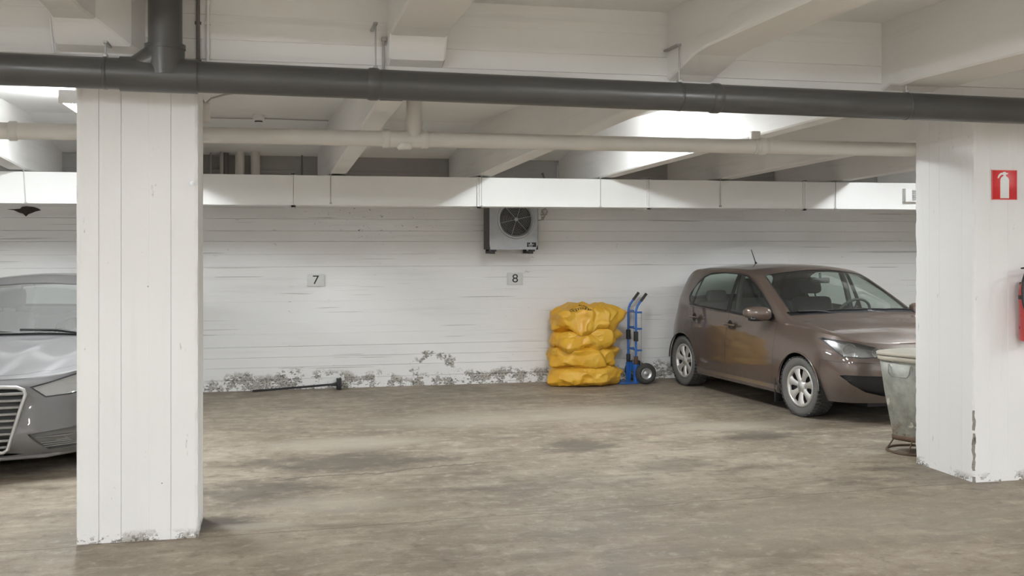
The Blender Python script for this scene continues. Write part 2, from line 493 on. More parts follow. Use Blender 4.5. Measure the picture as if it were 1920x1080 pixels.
# ceiling beams over the parking bays (edges at the girder, edges at the kink, flare towards the wall)
def back_beam(xa, xb, w, lab):
    mb = MB()
    st = [(6.96, xa, w, 2.655), (8.3, xa + (xb - xa) * 0.31, w, 2.585), (9.8, xa + (xb - xa) * 0.66, w, 2.51), (11.25, xb, w, 2.432), (WALL_Y + 0.02, xb - 0.07, w + 0.14, 2.425)]
    rows = []
    for (y, x, ww, z) in st:
        rows.append([(x, y, 3.01), (x, y, z + 0.25), (x, y, z + 0.012), (x + 0.012, y, z), (x + ww - 0.012, y, z), (x + ww, y, z + 0.012), (x + ww, y, z + 0.25), (x + ww, y, 3.01)])
    n = len(rows[0])
    vs = [p for r_ in rows for p in r_]
    fs = [(i * n + j, i * n + j + 1, (i + 1) * n + j + 1, (i + 1) * n + j) for i in range(len(rows) - 1) for j in range(n - 1)]
    mb.add(vs, fs)
    o = mb.build('bay_beam', M['beam'])
    tag(o, lab, 'beam', 'ceiling beams over the parking bays', 'structure')
back_beam(-2.49, -2.49, 0.17, 'bay ceiling beam above the silver car')
back_beam(-1.00, -1.01, 0.17, 'bay ceiling beam hidden behind the pillar beside the silver car')
back_beam(0.69, 0.62, 0.17, 'bay ceiling beam above number plate 7')
back_beam(2.44, 2.18, 0.17, 'bay ceiling beam reaching the duct beside the fan unit')
back_beam(4.00, 3.55, 0.17, 'bay ceiling beam above the yellow bags')
back_beam(5.55, 4.97, 0.17, 'bay ceiling beam above the rear of the brown car')
back_beam(7.10, 6.44, 0.17, 'bay ceiling beam above the bonnet of the brown car')
back_beam(8.70, 7.92, 0.17, 'bay ceiling beam beyond the brown car')

# pillars: plan outline with board joints, swept up, arrises worn
def pillar(x0, x1, y0, y1, lab, seed, chip=None, gd=0.007):
    rg = random.Random(seed)
    pts = []
    ring = []
    for (t, d) in boards(x0, x1, 0.135, rg, 0.0022, 0.003, gd): ring.append((t, y0 + d))
    for (t, d) in boards(y0, y1, 0.135, rg, 0.0022, 0.003, gd)[0:]: ring.append((x1 - d, t))
    for (t, d) in boards(x0, x1, 0.2, rg, 0.0025)[::-1]: ring.append((t, y1 - d))
    for (t, d) in boards(y0, y1, 0.135, rg, 0.0022, 0.003, gd)[::-1]: ring.append((x0 + d, t))
    # soften the corners with a small chamfer point
    clean = []
    for q in ring:
        if not clean or (abs(q[0] - clean[-1][0]) + abs(q[1] - clean[-1][1])) > 1e-4: clean.append(q)
    ring = []
    for i, q in enumerate(clean):
        p = clean[i - 1]
        for (cx, cy) in ((x0, y0), (x1, y0), (x1, y1), (x0, y1)):
            if math.hypot(p[0] - cx, p[1] - cy) < 0.012 and math.hypot(q[0] - p[0], q[1] - p[1]) > 0.05:
                k = 0.022 / math.hypot(q[0] - p[0], q[1] - p[1]); ring.append((p[0] + (q[0] - p[0]) * k, p[1] + (q[1] - p[1]) * k))
        for (cx, cy) in ((x0, y0), (x1, y0), (x1, y1), (x0, y1)):
            if math.hypot(q[0] - cx, q[1] - cy) < 0.012 and math.hypot(q[0] - p[0], q[1] - p[1]) > 0.05:
                k = 0.022 / math.hypot(q[0] - p[0], q[1] - p[1]); ring.append((q[0] + (p[0] - q[0]) * k, q[1] + (p[1] - q[1]) * k))
        ring.append(q)
    n = len(ring); N = 260
    H = 2.70
    corners = [(x0, y0), (x1, y0), (x1, y1), (x0, y1)]
    vs = []; chipped = {}
    for k in range(N + 1):
        z = H * k / N
        for i, (x, y) in enumerate(ring):
            for ci, (cx, cy) in enumerate(corners):
                dd = math.hypot(x - cx, y - cy)
                if dd < 0.012:
                    q = noise.fractal(Vector((cx * 3 + seed, cy * 5, z * 9.0)), 1.0, 2.0, 4)
                    amt = 0.004 + 0.006 * max(0.0, q + 0.15)
                    if chip and chip[0] == ci and z < chip[1]:
                        e = noise.fractal(Vector((seed * 2.0, 1.0, z * 9.0)), 1.0, 2.0, 5)
                        amt += 0.013 * max(0.0, min(1.0, (chip[1] - z) / 0.2)) * max(0, 0.62 + e * 1.5)
                    sx = 1 if cx == x0 else -1; sy = 1 if cy == y0 else -1
                    x += sx * amt; y += sy * amt
                    chipped[(k, i)] = amt
                    break
            if chip:
                cx, cy = corners[chip[0]]
                dd = math.hypot(x - cx, y - cy)
                if 0.015 < dd < 0.03 and z < chip[1]:
                    e = noise.fractal(Vector((seed * 2.0 + x * 90, 4.0 + y * 90, z * 16.0)), 1.0, 2.0, 3) * 0.5
                    k2 = max(0.35, 0.62 + 1.1 * e)
                    x = cx + (x - cx) * k2; y = cy + (y - cy) * k2
            vs.append((x, y, z))
    mb = MB()
    n0 = 0
    fs = []; mis = []
    for k in range(N):
        for i in range(n):
            j = (i + 1) % n
            fs.append((k * n + i, k * n + j, (k + 1) * n + j, (k + 1) * n + i))
            a = max(chipped.get((k, i), 0), chipped.get((k, j), 0))
            edge = math.hypot(ring[i][0] - ring[j][0], ring[i][1] - ring[j][1])
            mis.append(1 if (a > 0.0085 and edge < 0.04 and chip and min(k * H / N, 9) < chip[1]) else 0)
    mb.add(vs, fs); mb.mi = mis
    o = mb.build('pillar', [M['pillar'], M['bare']])
    tag(o, lab, 'pillar', kind='structure')
    return o
pillar(-1.081, -0.405, 6.512, 7.0, 'white concrete pillar standing in front of the silver car', 4, (1, 0.12))
pillar(4.94, 5.62, 6.745, 7.46, 'white concrete pillar carrying the red extinguisher sign', 9, (0, 0.62), 0.0028)
# ------------------------------------------------------------------ lamps
def emission(name, col, st):
    t = NT(name)
    e = t.n('ShaderNodeEmission'); e.inputs[0].default_value = (*col, 1); e.inputs[1].default_value = st
    t.l(e.outputs[0], t.out.inputs[0]); return t.m
for _n, _k in (('tube', 0.9), ('tube_worn', 0.56), ('tube_soft', 0.66), ('tube_fill', 2.05)): M[_n] = emission('fluorescent_' + _n, (0.925, 0.97, 1.0), LAMP_TUBE * _k)  # the strongest tube serves only the added, unseen fill battens

def lamp(x, y0, z, lab, length=1.25, k=1.0):
    """fluorescent batten running along y, hung under the slab; z is the underside of the tube"""
    root = empty('ceiling_lamp', (x, y0, z))
    tag(root, lab, 'lamp', 'fluorescent battens between the beams')
    top = 3.0 - z if y0 > 7 else 3.2 - z
    b = MB(); b.prism([(-0.026, 0.02), (0.026, 0.02), (0.032, 0.095), (-0.032, 0.095)], 0.02, length - 0.02, 'y')
    b.build('housing', M['white_metal'], root)
    for yy in (0.0, length - 0.03):
        e = MB(); e.rbox(-0.085, 0.085, yy, yy + 0.03, -0.004, 0.098, 0.008)
        e.build('end_cap', M['white_metal'], root)
    for xx in (-0.06, 0.06):
        b = MB(); b.tube([(xx, 0.03, 0.016), (xx, length - 0.03, 0.016)], 0.014, 10)
        b.build('tube', M['tube' if k == 1.0 else 'tube_worn' if k < 0.6 else 'tube_soft' if k < 1 else 'tube_fill'], root)
    for yy in (0.25, length - 0.25):
        b = MB(); b.tube([(0, yy, 0.09), (0, yy, top + 0.01)], 0.008, 8)
        b.build('mount', M['white_metal'], root)
    ld = bpy.data.lights.new('lamp_light', 'AREA')
    ld.shape = 'RECTANGLE'; ld.size = 0.14; ld.size_y = length - 0.1
    ld.energy = LAMP_WATTS * k * 0.95; ld.color = (0.925, 0.97, 1.0)
    lo = bpy.data.objects.new('lamp_light', ld); COL.objects.link(lo)
    lo.parent = root; lo.location = (0, length / 2, -0.006)
    return root

lamp(-1.455, 8.53, 2.775, 'lit fluorescent batten above the silver car')
lamp(2.88, 8.6, 2.79, 'lit fluorescent batten in the bay behind number plate 8', k=0.72)
lamp(7.25, 8.6, 2.79, 'lit fluorescent batten above the bonnet of the brown car')
lamp(-1.9, 2.2, 2.98, 'fluorescent batten over the aisle facing the silver car', k=0.52)
lamp(3.72, 2.2, 2.98, 'fluorescent batten over the aisle facing the yellow bags', k=0.52)
lamp(8.6, 2.2, 2.98, 'fluorescent batten over the aisle facing the brown car')
lamp(-1.9, -3.2, 2.98, 'added unseen fill batten at the far side of the aisle behind the drain riser', k=2.05)  # strong battens behind the camera, added to bounce fill onto girder and beams
lamp(3.4, -3.2, 2.98, 'added unseen fill batten at the far side of the aisle facing the middle bays', k=2.05)
lamp(1.0, -4.6, 2.98, 'added unseen fill batten by the aisle wall facing plate seven', k=2.05)
lamp(6.2, -4.6, 2.98, 'added unseen fill batten by the aisle wall facing the extinguisher pillar', k=2.05)
lamp(-5.6, -3.2, 2.98, 'added unseen fill batten at the far corner of the aisle', k=2.05)
lamp(-5.6, 2.2, 2.98, 'fluorescent batten over the aisle past the drain riser', k=0.52)
lamp(-6.0, 8.6, 2.79, 'fluorescent batten over the bay past the silver car')

# ------------------------------------------------------------------ dark grey drain under the girder
def gz(x): return 2.667 - (x + 1.41) * 0.0092          # it falls gently towards the brown car
root = empty('drain_pipe', (0, 6.2, 0))
tag(root, 'long dark grey drain pipe hung under the girder with an upright riser', 'pipe')
GR = 0.0875
b = MB(); b.tube([(x, 0, gz(x)) for x in (-9, -4, -1, 2, 5, 9, 14)], GR, 28); b.build('pipe_run', M['grey_plastic'], root)
b = MB()
b.tube([(-0.564, 0, gz(-0.56)), (-0.564, 0, gz(-0.56) + 0.18)], [0.10, 0.094], 24)
b.tube([(-0.564, 0, gz(-0.56) + 0.16), (-0.564, 0, 3.22)], 0.092, 24)
b.build('riser', M['grey_plastic'], root)
b = MB()
b.tube([(-0.80, 0, gz(-0.80)), (-0.39, 0, gz(-0.39))], 0.0955, 28)
b.tube([(-0.564, 0, gz(-0.56)), (-0.564, 0, gz(-0.56) + 0.155)], 0.105, 28)
b.tube([(-0.564, 0, gz(-0.56) + 0.145), (-0.564, 0, gz(-0.56) + 0.17)], 0.110, 28)
b.tube([(-0.76, 0, gz(-0.76) + 0.01), (-0.62, 0, gz(-0.6) + 0.085)], [0.06, 0.085], 20)
b.build('tee_fitting', M['grey_plastic'], root)
for x in (0.587, 2.705, 5.8, -3.2):
    b = MB(); b.tube([(x - 0.035, 0, gz(x - 0.035)), (x - 0.02, 0, gz(x)), (x + 0.02, 0, gz(x)), (x + 0.035, 0, gz(x + 0.035))], [0.0885, 0.0945, 0.0945, 0.0885], 28)
    b.build('coupling', M['grey_plastic'], root)
for x, top in ((-0.876, 2.83), (0.60, 3.0), (2.47, 2.95), (4.04, 2.945), (7.4, 2.9)):
    b = MB()
    b.tube([(x, 0, gz(x) + 0.085), (x, 0, top)], 0.0045, 8)
    q = MB(); q.lathe([(0.0875, -0.010), (0.0895, -0.010), (0.0895, 0.010), (0.0875, 0.010)], 28, Matrix.Translation((x, 0, gz(x))) @ Matrix.Rotation(R(90), 4, 'Y')); q.build('hanger_band', M['grey_plastic'], root)
    b.rbox(x - 0.012, x + 0.012, -0.02, 0.02, gz(x) + 0.088, gz(x) + 0.105, 0.003)
    if x > 2: b.rbox(x - 0.02, x + 0.02, -0.012, 0.22, top - 0.004, top + 0.008, 0.003)
    else: b.rbox(x - 0.012, x + 0.012, -0.012, 0.23, top - 0.004, top + 0.008, 0.003)
    b.build('hanger', M['steel_wire'], root)

# ------------------------------------------------------------------ cream pipe across the bays
root = empty('waste_pipe', (0, 7.5, 2.457))
tag(root, 'cream painted waste pipe running behind both pillars', 'pipe')
b = MB(); b.tube([(-9, 0, 0), (0, 0, 0), (14, 0, 0)], 0.055, 24); b.build('pipe_run', M['cream_plastic'], root)
b = MB(); b.tube([(0.997, 0, 0), (0.997, 0, 0.542)], 0.0535, 24); b.build('branch', M['cream_plastic'], root)
b = MB()
b.tube([(0.79, 0, 0), (1.075, 0, 0)], 0.0605, 24)
b.tube([(0.997, 0, 0), (0.997, 0, 0.115)], 0.060, 24)
b.tube([(0.997, 0, 0.10), (0.997, 0, 0.125)], 0.063, 24)
b.lathe([(0.001, -0.02), (0.045, -0.018), (0.058, 0.0), (0.06, 0.02)], 20, Matrix.Translation((0.93, 0, -0.055)))
b.build('tee_fitting', M['cream_plastic'], root)
for x in (-1.627, 0.80, 1.07, 3.66, 5.3, -4.0):
    b = MB(); b.tube([(x - 0.03, 0, 0), (x - 0.02, 0, 0), (x + 0.02, 0, 0), (x + 0.03, 0, 0)], [0.056, 0.0655, 0.0655, 0.056], 24)
    b.build('coupling', M['cream_plastic'], root)
for x in (3.60, -2.2, 6.2):
    b = MB(); b.rbox(x - 0.035, x + 0.035, -0.03, 0.03, 0.05, 0.115, 0.008)
    b.lathe([(0.057, -0.012), (0.061, -0.012), (0.061, 0.012), (0.057, 0.012)], 24, Matrix.Translation((x, 0, 0)) @ Matrix.Rotation(R(90), 4, 'Y'))
    b.build('pipe_clamp', M['cream_plastic'], root)

# ------------------------------------------------------------------ rectangular air duct
root = empty('air_duct', (0, 11.2, 2.102))
tag(root, 'white rectangular ventilation duct running along the back wall', 'duct')
joints = [-9, -4.6, -1.7, 0.241, 2.185, 4.101, 5.99, 8.3, 14]
for a, c in zip(joints[:-1], joints[1:]):
    b = MB(); b.rbox(a + 0.002, c - 0.002, 0, 0.40, 0.0, 0.311, 0.003, seg=1, smooth=False); b.build('duct_section', M['duct'], root)
for x in joints[1:-1]:
    b = MB()
    for (x0, x1) in ((x - 0.022, x - 0.002), (x + 0.002, x + 0.022)):
        b.box(x0, x1, -0.016, 0.0, -0.02, 0.327); b.box(x0, x1, 0.40, 0.416, -0.02, 0.327)
        b.box(x0, x1, -0.016, 0.416, -0.02, -0.001); b.box(x0, x1, -0.016, 0.416, 0.312, 0.327)
    b.build('flange', M['duct'], root)
for x, lo in ((-2.335, 0.0), (0.62, 0.02), (3.54, 0.0), (4.952, 0.02), (6.381, 0.0), (2.21, 0.0), (-5.2, 0.0)):
    b = MB()
    dx = 0.02 if x < -2 else 0.0
    b.tube([(x + dx, -0.012, lo), (x, -0.012, 0.33)], 0.0042, 8)
    b.rbox(x + dx - 0.012, x + dx + 0.012, -0.022, -0.002, lo - 0.004, lo + 0.012, 0.003)
    b.rbox(x - 0.015, x + 0.015, -0.02, 0.08, 0.322, 0.331, 0.003)
    b.build('hanger_rod', M['steel_wire'], root)
g = MB(); g.rbox(7.25, 7.60, -0.07, 0.0, 0.085, 0.245, 0.006)
g = g.build('supply_grille', M['white_metal'], root)
b = MB(); b.box(7.335, 7.585, -0.0705, -0.0702, 0.105, 0.225); b.build('grille_opening', M['black'], g)
for k in range(8):
    z = 0.11 + k * 0.0145
    b = MB(); b.box(7.335, 7.585, -0.078, -0.070, z, z + 0.007); b.build('louvre', M['white_metal'], g)

# ------------------------------------------------------------------ old pipes on the wall above the duct
def wall_pipe(x, y, r, z0, z1, m, lab, name='wall_pipe'):
    b = MB(); b.tube([(x, y, z0), (x, y, (z0 + z1) / 2), (x, y, z1)], r, 16)
    o = b.build(name, M[m]); tag(o, lab, 'pipe', 'upright pipes above the duct'); return o
wall_pipe(-0.652, 12.62, 0.010, 2.2, 2.74, 'grey_pipe', 'thinnest upright conduit above the duct beside the pillar')
wall_pipe(-0.53, 12.58, 0.022, 2.2, 2.76, 'grey_pipe', 'narrow pale pipe upright in front of the dark one')
wall_pipe(-0.485, 12.62, 0.034, 2.2, 2.74, 'dark_pipe', 'black rusty upright pipe above the duct')
wall_pipe(-0.328, 12.57, 0.052, 2.2, 2.76, 'cream_plastic', 'thicker cream upright pipe above the duct next to the black pipe')
wall_pipe(-0.157, 12.57, 0.052, 2.2, 2.76, 'cream_plastic', 'thicker cream upright pipe above the duct nearer plate 7')
wall_pipe(0.371, 12.66, 0.009, 2.2, 2.74, 'dark_pipe', 'thin dark conduit above the duct over plate 7')
wall_pipe(3.45, 12.64, 0.011, 2.2, 2.66, 'grey_pipe', 'short thin pipe above the duct closest to the fan unit')
wall_pipe(3.50, 12.64, 0.011, 2.2, 2.68, 'grey_pipe', 'short thin pipe above the duct over the yellow bags')
b = MB(); b.tube([(3.27, 12.71, 2.55), (3.27, 12.66, 2.56), (3.265, 12.64, 2.54), (3.28, 12.635, 2.50), (3.30, 12.64, 2.485), (3.29, 12.65, 2.47)], 0.011, 8)
tag(b.build('wall_hook', M['dark_pipe']), 'rusty hook on the wall above the duct', 'hook')

# ------------------------------------------------------------------ small electrics
root = empty('junction_box', (-0.40, 7.02, 2.49))
tag(root, 'small white junction box with two cables beside the pillar top', 'junction box')
b = MB(); b.rbox(-0.03, 0.035, -0.03, 0.02, 0.0, 0.125, 0.006); bx = b.build('box', M['cream_plastic'], root)
b = MB(); b.rbox(-0.026, 0.031, -0.034, -0.029, 0.006, 0.119, 0.003); b.build('lid', M['cream_plastic'], bx)
b = MB(); b.tube([(0.0, 0, 0.12), (-0.02, 0, 0.16), (-0.03, -0.01, 0.2)], 0.006, 8); b.build('cable', M['grey_pipe'], root)
b = MB(); b.tube([(0.005, 0, 0.12), (0.04, 0.0, 0.155), (0.12, 0.0, 0.18), (0.22, 0.0, 0.20)], 0.006, 8); b.build('cable', M['grey_pipe'], root)

root = empty('smoke_detector', (-0.105, 11.0, 2.953))
tag(root, 'round white smoke detector under the ceiling above plate 7', 'smoke detector')
mt = Matrix.Rotation(0.0, 4, 'X')
b = MB(); b.lathe([(0.0, 0.05), (0.055, 0.05), (0.058, 0.01), (0.048, -0.006), (0.0, -0.008)], 24, mt); b.build('base', M['white_metal'], root)
b = MB(); b.lathe([(0.036, -0.008), (0.038, -0.03), (0.030, -0.042), (0.0, -0.046)], 24, mt); b.build('sensor', M['white_metal'], root)
b = MB(); b.lathe([(0.0385, -0.015), (0.0395, -0.02), (0.0385, -0.026)], 24, mt); b.build('inlet_slot', M['black'], root)

b = MB(); b.tube([(-0.83, 11.243, 2.985), (-0.2, 11.243, 2.986), (-0.05, 11.243, 2.992), (0.6, 11.243, 2.985)], 0.006, 8)
tag(b.build('ceiling_cable', M['grey_pipe']), 'thin cable along the ceiling edge above plate 7', 'cable')
for (x, m, r, lab) in ((-0.401, 'dark_pipe', 0.011, 'dark upright conduit on the girder beside the grey riser'), (-0.347, 'white_metal', 0.010, 'white upright conduit on the girder beside the dark one')):
    b = MB(); b.tube([(x, 6.405, 2.70), (x, 6.405, 2.95), (x, 6.405, 3.2)], r, 10)
    for z in (2.78, 3.0): b.rbox(x - 0.018, x + 0.018, 6.40, 6.42, z - 0.008, z + 0.008, 0.002)
    tag(b.build('conduit', M[m]), lab, 'conduit')
b = MB(); b.tube([(0.665, 6.41, 2.70), (0.668, 6.41, 2.95)], 0.008, 10); b.rbox(0.655, 0.69, 6.40, 6.425, 2.94, 2.965, 0.004)
tag(b.build('conduit', M['grey_pipe']), 'short upright conduit where the girder meets a beam over plate 7', 'conduit')
b = MB(); b.tube([(-1.175, 6.38, 2.79), (-1.185, 6.37, 2.90), (-1.19, 6.36, 2.985)], 0.007, 8); b.tube([(-1.165, 6.385, 2.79), (-1.173, 6.375, 2.90), (-1.18, 6.365, 2.985)], 0.006, 8)
tag(b.build('conduit', M['white_metal']), 'pair of white cables running up a beam past the riser', 'conduit')
root = empty('anchor_bolt', (-0.44, 6.51, 2.078))
tag(root, 'small steel anchor bolt near the edge of the pillar before the silver car', 'bolt')
b = MB(); b.tube([(0, 0.005, 0), (0.0, -0.035, 0)], 0.006, 8); b.build('shank', M['zinc'], root)
b = MB(); b.lathe([(0.0, -0.004), (0.014, -0.004), (0.014, 0.004), (0.0, 0.004)], 6, Matrix.Translation((0, -0.018, 0)) @ Matrix.Rotation(R(90), 4, 'X'), smooth=False); b.build('nut', M['zinc'], root)

# spalled hole in the wall under the duct near the silver car
ol = [(-2.82, 2.083), (-2.745, 2.072), (-2.69, 2.045), (-2.655, 2.035), (-2.625, 2.005), (-2.60, 2.03), (-2.56, 2.045), (-2.53, 2.06), (-2.47, 2.075), (-2.50, 2.095), (-2.55, 2.112), (-2.62, 2.118), (-2.665, 2.112), (-2.685, 2.09), (-2.74, 2.085)]
cx, cz = -2.62, 2.07
b = MB()
n = len(ol)
vs = [(x, WALL_Y - 0.006, z) for x, z in ol] + [(cx + (x - cx) * 0.8, WALL_Y - 0.011 - 0.006 * random.random(), cz + (z - cz) * 0.75) for x, z in ol] + [(cx, WALL_Y - 0.009, cz)]
fs = [(i, (i + 1) % n, n + (i + 1) % n, n + i) for i in range(n)] + [(n + i, n + (i + 1) % n, 2 * n) for i in range(n)]
b.add(vs, fs)
vs2 = [(x, WALL_Y + 0.01, z) for x, z in ol]
b.add([(x, WALL_Y - 0.006, z) for x, z in ol] + vs2, [(i, (i + 1) % n, n + (i + 1) % n, n + i) for i in range(n)])
tag(b.build('spalled_patch', M['spall']), 'dark diamond-shaped spalled patch on the wall under the duct', 'damage')
# ------------------------------------------------------------------ bay number plates
M['plate'] = plain('pale_grey_plate', (0.66, 0.66, 0.65), 0.5, grain=0.03)
def number_plate(x, z, txt, lab):
    root = empty('number_plate', (x, WALL_Y - 0.012, z)); tag(root, lab, 'sign', 'bay number plates on the wall')
    b = MB(); b.rbox(-0.098, 0.098, -0.004, 0.008, -0.071, 0.071, 0.002); b.build('plate', M['plate'], root)
    me = text_mesh(txt, 0.145, 0.0008)
    me.transform(Matrix.Translation((0, -0.005, 0)) @ Matrix.Rotation(R(90), 4, 'X') @ Matrix.Scale(1.12, 4, (1, 0, 0)))
    link_mesh('digit', me, M['print_black'], root)
    for sx in (-0.085, 0.085):
        b = MB(); b.lathe([(0.0, -0.0065), (0.004, -0.006), (0.005, -0.004)], 10, Matrix.Translation((sx, -0.005, 0.0)) @ Matrix.Rotation(R(-90), 4, 'X')); b.build('screw', M['zinc'], root)
number_plate(0.53, 1.272, '7', 'wall plate numbered seven, above the squeegee')
number_plate(2.925, 1.270, '8', 'wall plate numbered eight, under the fan unit')

# ------------------------------------------------------------------ fan unit on the back wall
root = empty('fan_unit', (2.82, 12.30, 1.63)); tag(root, 'grey metal box fan unit mounted high on the wall above plate 8', 'fan unit')
M['fan_case'] = plain('scuffed_grey_enamel', (0.36, 0.37, 0.38), 0.42, 0.25, grain=0.22, gscale=9, bump=0.1)
M['fan_side'] = plain('dark_case_side', (0.035, 0.034, 0.033), 0.5)
FX = (-0.293, 0.293); FH = 0.60; FCZ = 0.357; FCX = 0.03; FRAD = 0.195
b = MB()
# front sheet with a round opening, rim drawn in
ring_o = []; ring_i = []; N = 48
for i in range(N):
    a = 2 * math.pi * (i + 0.5) / N
    dx, dz = math.cos(a), math.sin(a)
    k = min(((FX[1] - FCX) if dx > 0 else (FX[0] - FCX)) / dx if abs(dx) > 1e-6 else 9, ((FH - FCZ) if dz > 0 else (0 - FCZ)) / dz if abs(dz) > 1e-6 else 9)
    ring_o.append((FCX + dx * k, 0.0, FCZ + dz * k)); ring_i.append((dx, dz))
lev = [(ring_o, None)] + [([(FCX + dx * r, y, FCZ + dz * r) for dx, dz in ring_i], None) for r, y in ((0.232, 0.0), (0.222, -0.010), (0.207, -0.010), (FRAD, 0.004), (FRAD - 0.004, 0.06))]
vs = [p for q, _ in lev for p in q]
fs = [(j * N + i, j * N + (i + 1) % N, (j + 1) * N + (i + 1) % N, (j + 1) * N + i) for j in range(len(lev) - 1) for i in range(N)]
b.add(vs, fs, False)
b.build('front_panel', M['fan_case'], root)
b = MB()
b.box(FX[0] - 0.004, FX[0] + 0.006, 0.002, 0.33, 0.0, FH); b.box(FX[1] - 0.006, FX[1] + 0.004, 0.002, 0.33, 0.0, FH)
b.box(FX[0], FX[1], 0.002, 0.33, 0.0, 0.008); b.box(FX[0], FX[1], 0.002, 0.33, FH - 0.008, FH)
b.build('case', M['fan_side'], root)
b = MB(); b.box(FX[0] + 0.01, FX[1] - 0.01, 0.10, 0.11, 0.01, FH - 0.01); b.build('shroud_back', M['black'], root)
for k in range(5):
    a = 2 * math.pi * k / 5 + 0.4
    b = MB()
    pr = []
    for t in range(7):
        rr = 0.045 + t * 0.0225
        w = 0.035 + 0.045 * t / 6
        for s_ in (-1, 1):
            an = a + s_ * w / rr * 0.7 + 0.05 * t
            pr.append((FCX + rr * math.cos(an), 0.05 + 0.018 * s_, FCZ + rr * math.sin(an)))
    b.add(pr, [(2 * t, 2 * t + 1, 2 * t + 3, 2 * t + 2) for t in range(6)], True)
    b.build('fan_blade', M['fan_side'], root)
gr = empty('fan_grille', (0, 0, 0)); gr.parent = root
for k in range(11):
    rr = 0.025 + k * 0.0165
    b = MB(); b.tube([(FCX + rr * math.cos(2 * math.pi * i / 36), -0.008, FCZ + rr * math.sin(2 * math.pi * i / 36)) for i in range(36)], 0.0017, 5, closed=True)
    b.build('grille_ring', M['zinc'], gr)
for k in range(6):
    a = 2 * math.pi * k / 6 + 0.22
    b = MB(); b.tube([(FCX, -0.011, FCZ), (FCX + 0.195 * math.cos(a), -0.011, FCZ + 0.195 * math.sin(a))], 0.0025, 5)
    b.build('grille_spoke', M['zinc'], gr)
b = MB(); b.lathe([(0, 0.014), (0.018, 0.012), (0.022, 0.0)], 16, Matrix.Translation((FCX, -0.004, FCZ)) @ Matrix.Rotation(R(90), 4, 'X')); b.build('grille_hub', M['zinc'], gr)
b = MB(); b.rbox(0.16, 0.272, -0.005, 0.0, 0.03, 0.085, 0.002); bd = b.build('badge', M['black'], root)
b = MB()
for i, w in enumerate((0.05, 0.062)): b.box(0.178, 0.178 + w, -0.0056, -0.005, 0.04 + i * 0.018, 0.045 + i * 0.018)
b.lathe([(0.0, 0.0), (0.008, 0.0)], 12, Matrix.Translation((0.208, -0.0056, 0.072)) @ Matrix.Rotation(R(90), 4, 'X'))
b.build('badge_print', M['zinc'], bd)
for x in (-0.24, 0.225):
    b = MB(); b.rbox(x - 0.03, x + 0.03, -0.02, 0.09, -0.022, 0.0, 0.006); b.build('foot', M['black'], root)
for x in (-0.24, 0.225):
    b = MB(); b.box(x - 0.02, x + 0.02, 0.03, 0.405, -0.05, -0.022); b.box(x - 0.02, x + 0.02, 0.37, 0.405, -0.05, 0.12); b.build('bracket', M['fan_side'], root)
b = MB(); b.tube([(0.29, 0.12, 0.35), (0.34, 0.10, 0.35), (0.385, 0.10, 0.36), (0.40, 0.10, 0.40), (0.40, 0.14, 0.44)], 0.009, 8)
b.lathe([(0.0, -0.03), (0.028, -0.03), (0.034, -0.02), (0.034, 0.02), (0.028, 0.03), (0.0, 0.03)], 12, Matrix.Translation((0.40, 0.09, 0.455)) @ Matrix.Rotation(R(60), 4, 'Y'))
b.lathe([(0.0, -0.02), (0.018, -0.02), (0.018, 0.02), (0.0, 0.02)], 8, Matrix.Translation((0.375, 0.09, 0.375)))
b.tube([(0.41, 0.09, 0.45), (0.43, 0.12, 0.42), (0.43, 0.38, 0.42)], 0.008, 8)
b.build('valve', M['grey_pipe'], root)

# ------------------------------------------------------------------ fire extinguisher sign and extinguisher on the pillar
M['sign_red'] = plain('sign_red', (0.62, 0.012, 0.014), 0.35, grain=0.05)
M['sign_white'] = plain('sign_white', (0.80, 0.80, 0.78), 0.4, grain=0.02)
root = empty('extinguisher_sign', (5.19, 6.742, 2.145)); tag(root, 'square red sign with a white fire extinguisher pictogram on the pillar', 'sign')
b = MB(); b.rbox(-0.104, 0.104, -0.004, 0.004, -0.108, 0.108, 0.0015); b.build('panel', M['sign_red'], root)
# white margin line
pic = [(-0.036, -0.097), (0.036, -0.097), (0.036, 0.035), (0.030, 0.050), (0.018, 0.060), (0.010, 0.066), (0.010, 0.074), (0.026, 0.078), (0.030, 0.086), (0.012, 0.088), (0.006, 0.094),
       (-0.010, 0.094), (-0.016, 0.088), (-0.034, 0.086), (-0.050, 0.072), (-0.060, 0.050), (-0.050, 0.047), (-0.040, 0.062), (-0.026, 0.073), (-0.010, 0.074), (-0.010, 0.066), (-0.018, 0.060), (-0.030, 0.050), (-0.036, 0.035)]
b = MB(); b.prism(pic, -0.0052, -0.004, 'y'); b.build('pictogram', M['sign_white'], root)
b = MB()
for (x0, x1, z0, z1) in ((-0.104, 0.104, -0.108, -0.104), (-0.104, 0.104, 0.104, 0.108), (-0.104, -0.101, -0.108, 0.108), (0.101, 0.104, -0.108, 0.108)): b.box(x0, x1, -0.0045, -0.0038, z0, z1)
b.build('margin', plain('sign_edge', (0.75, 0.25, 0.25), 0.4), root)

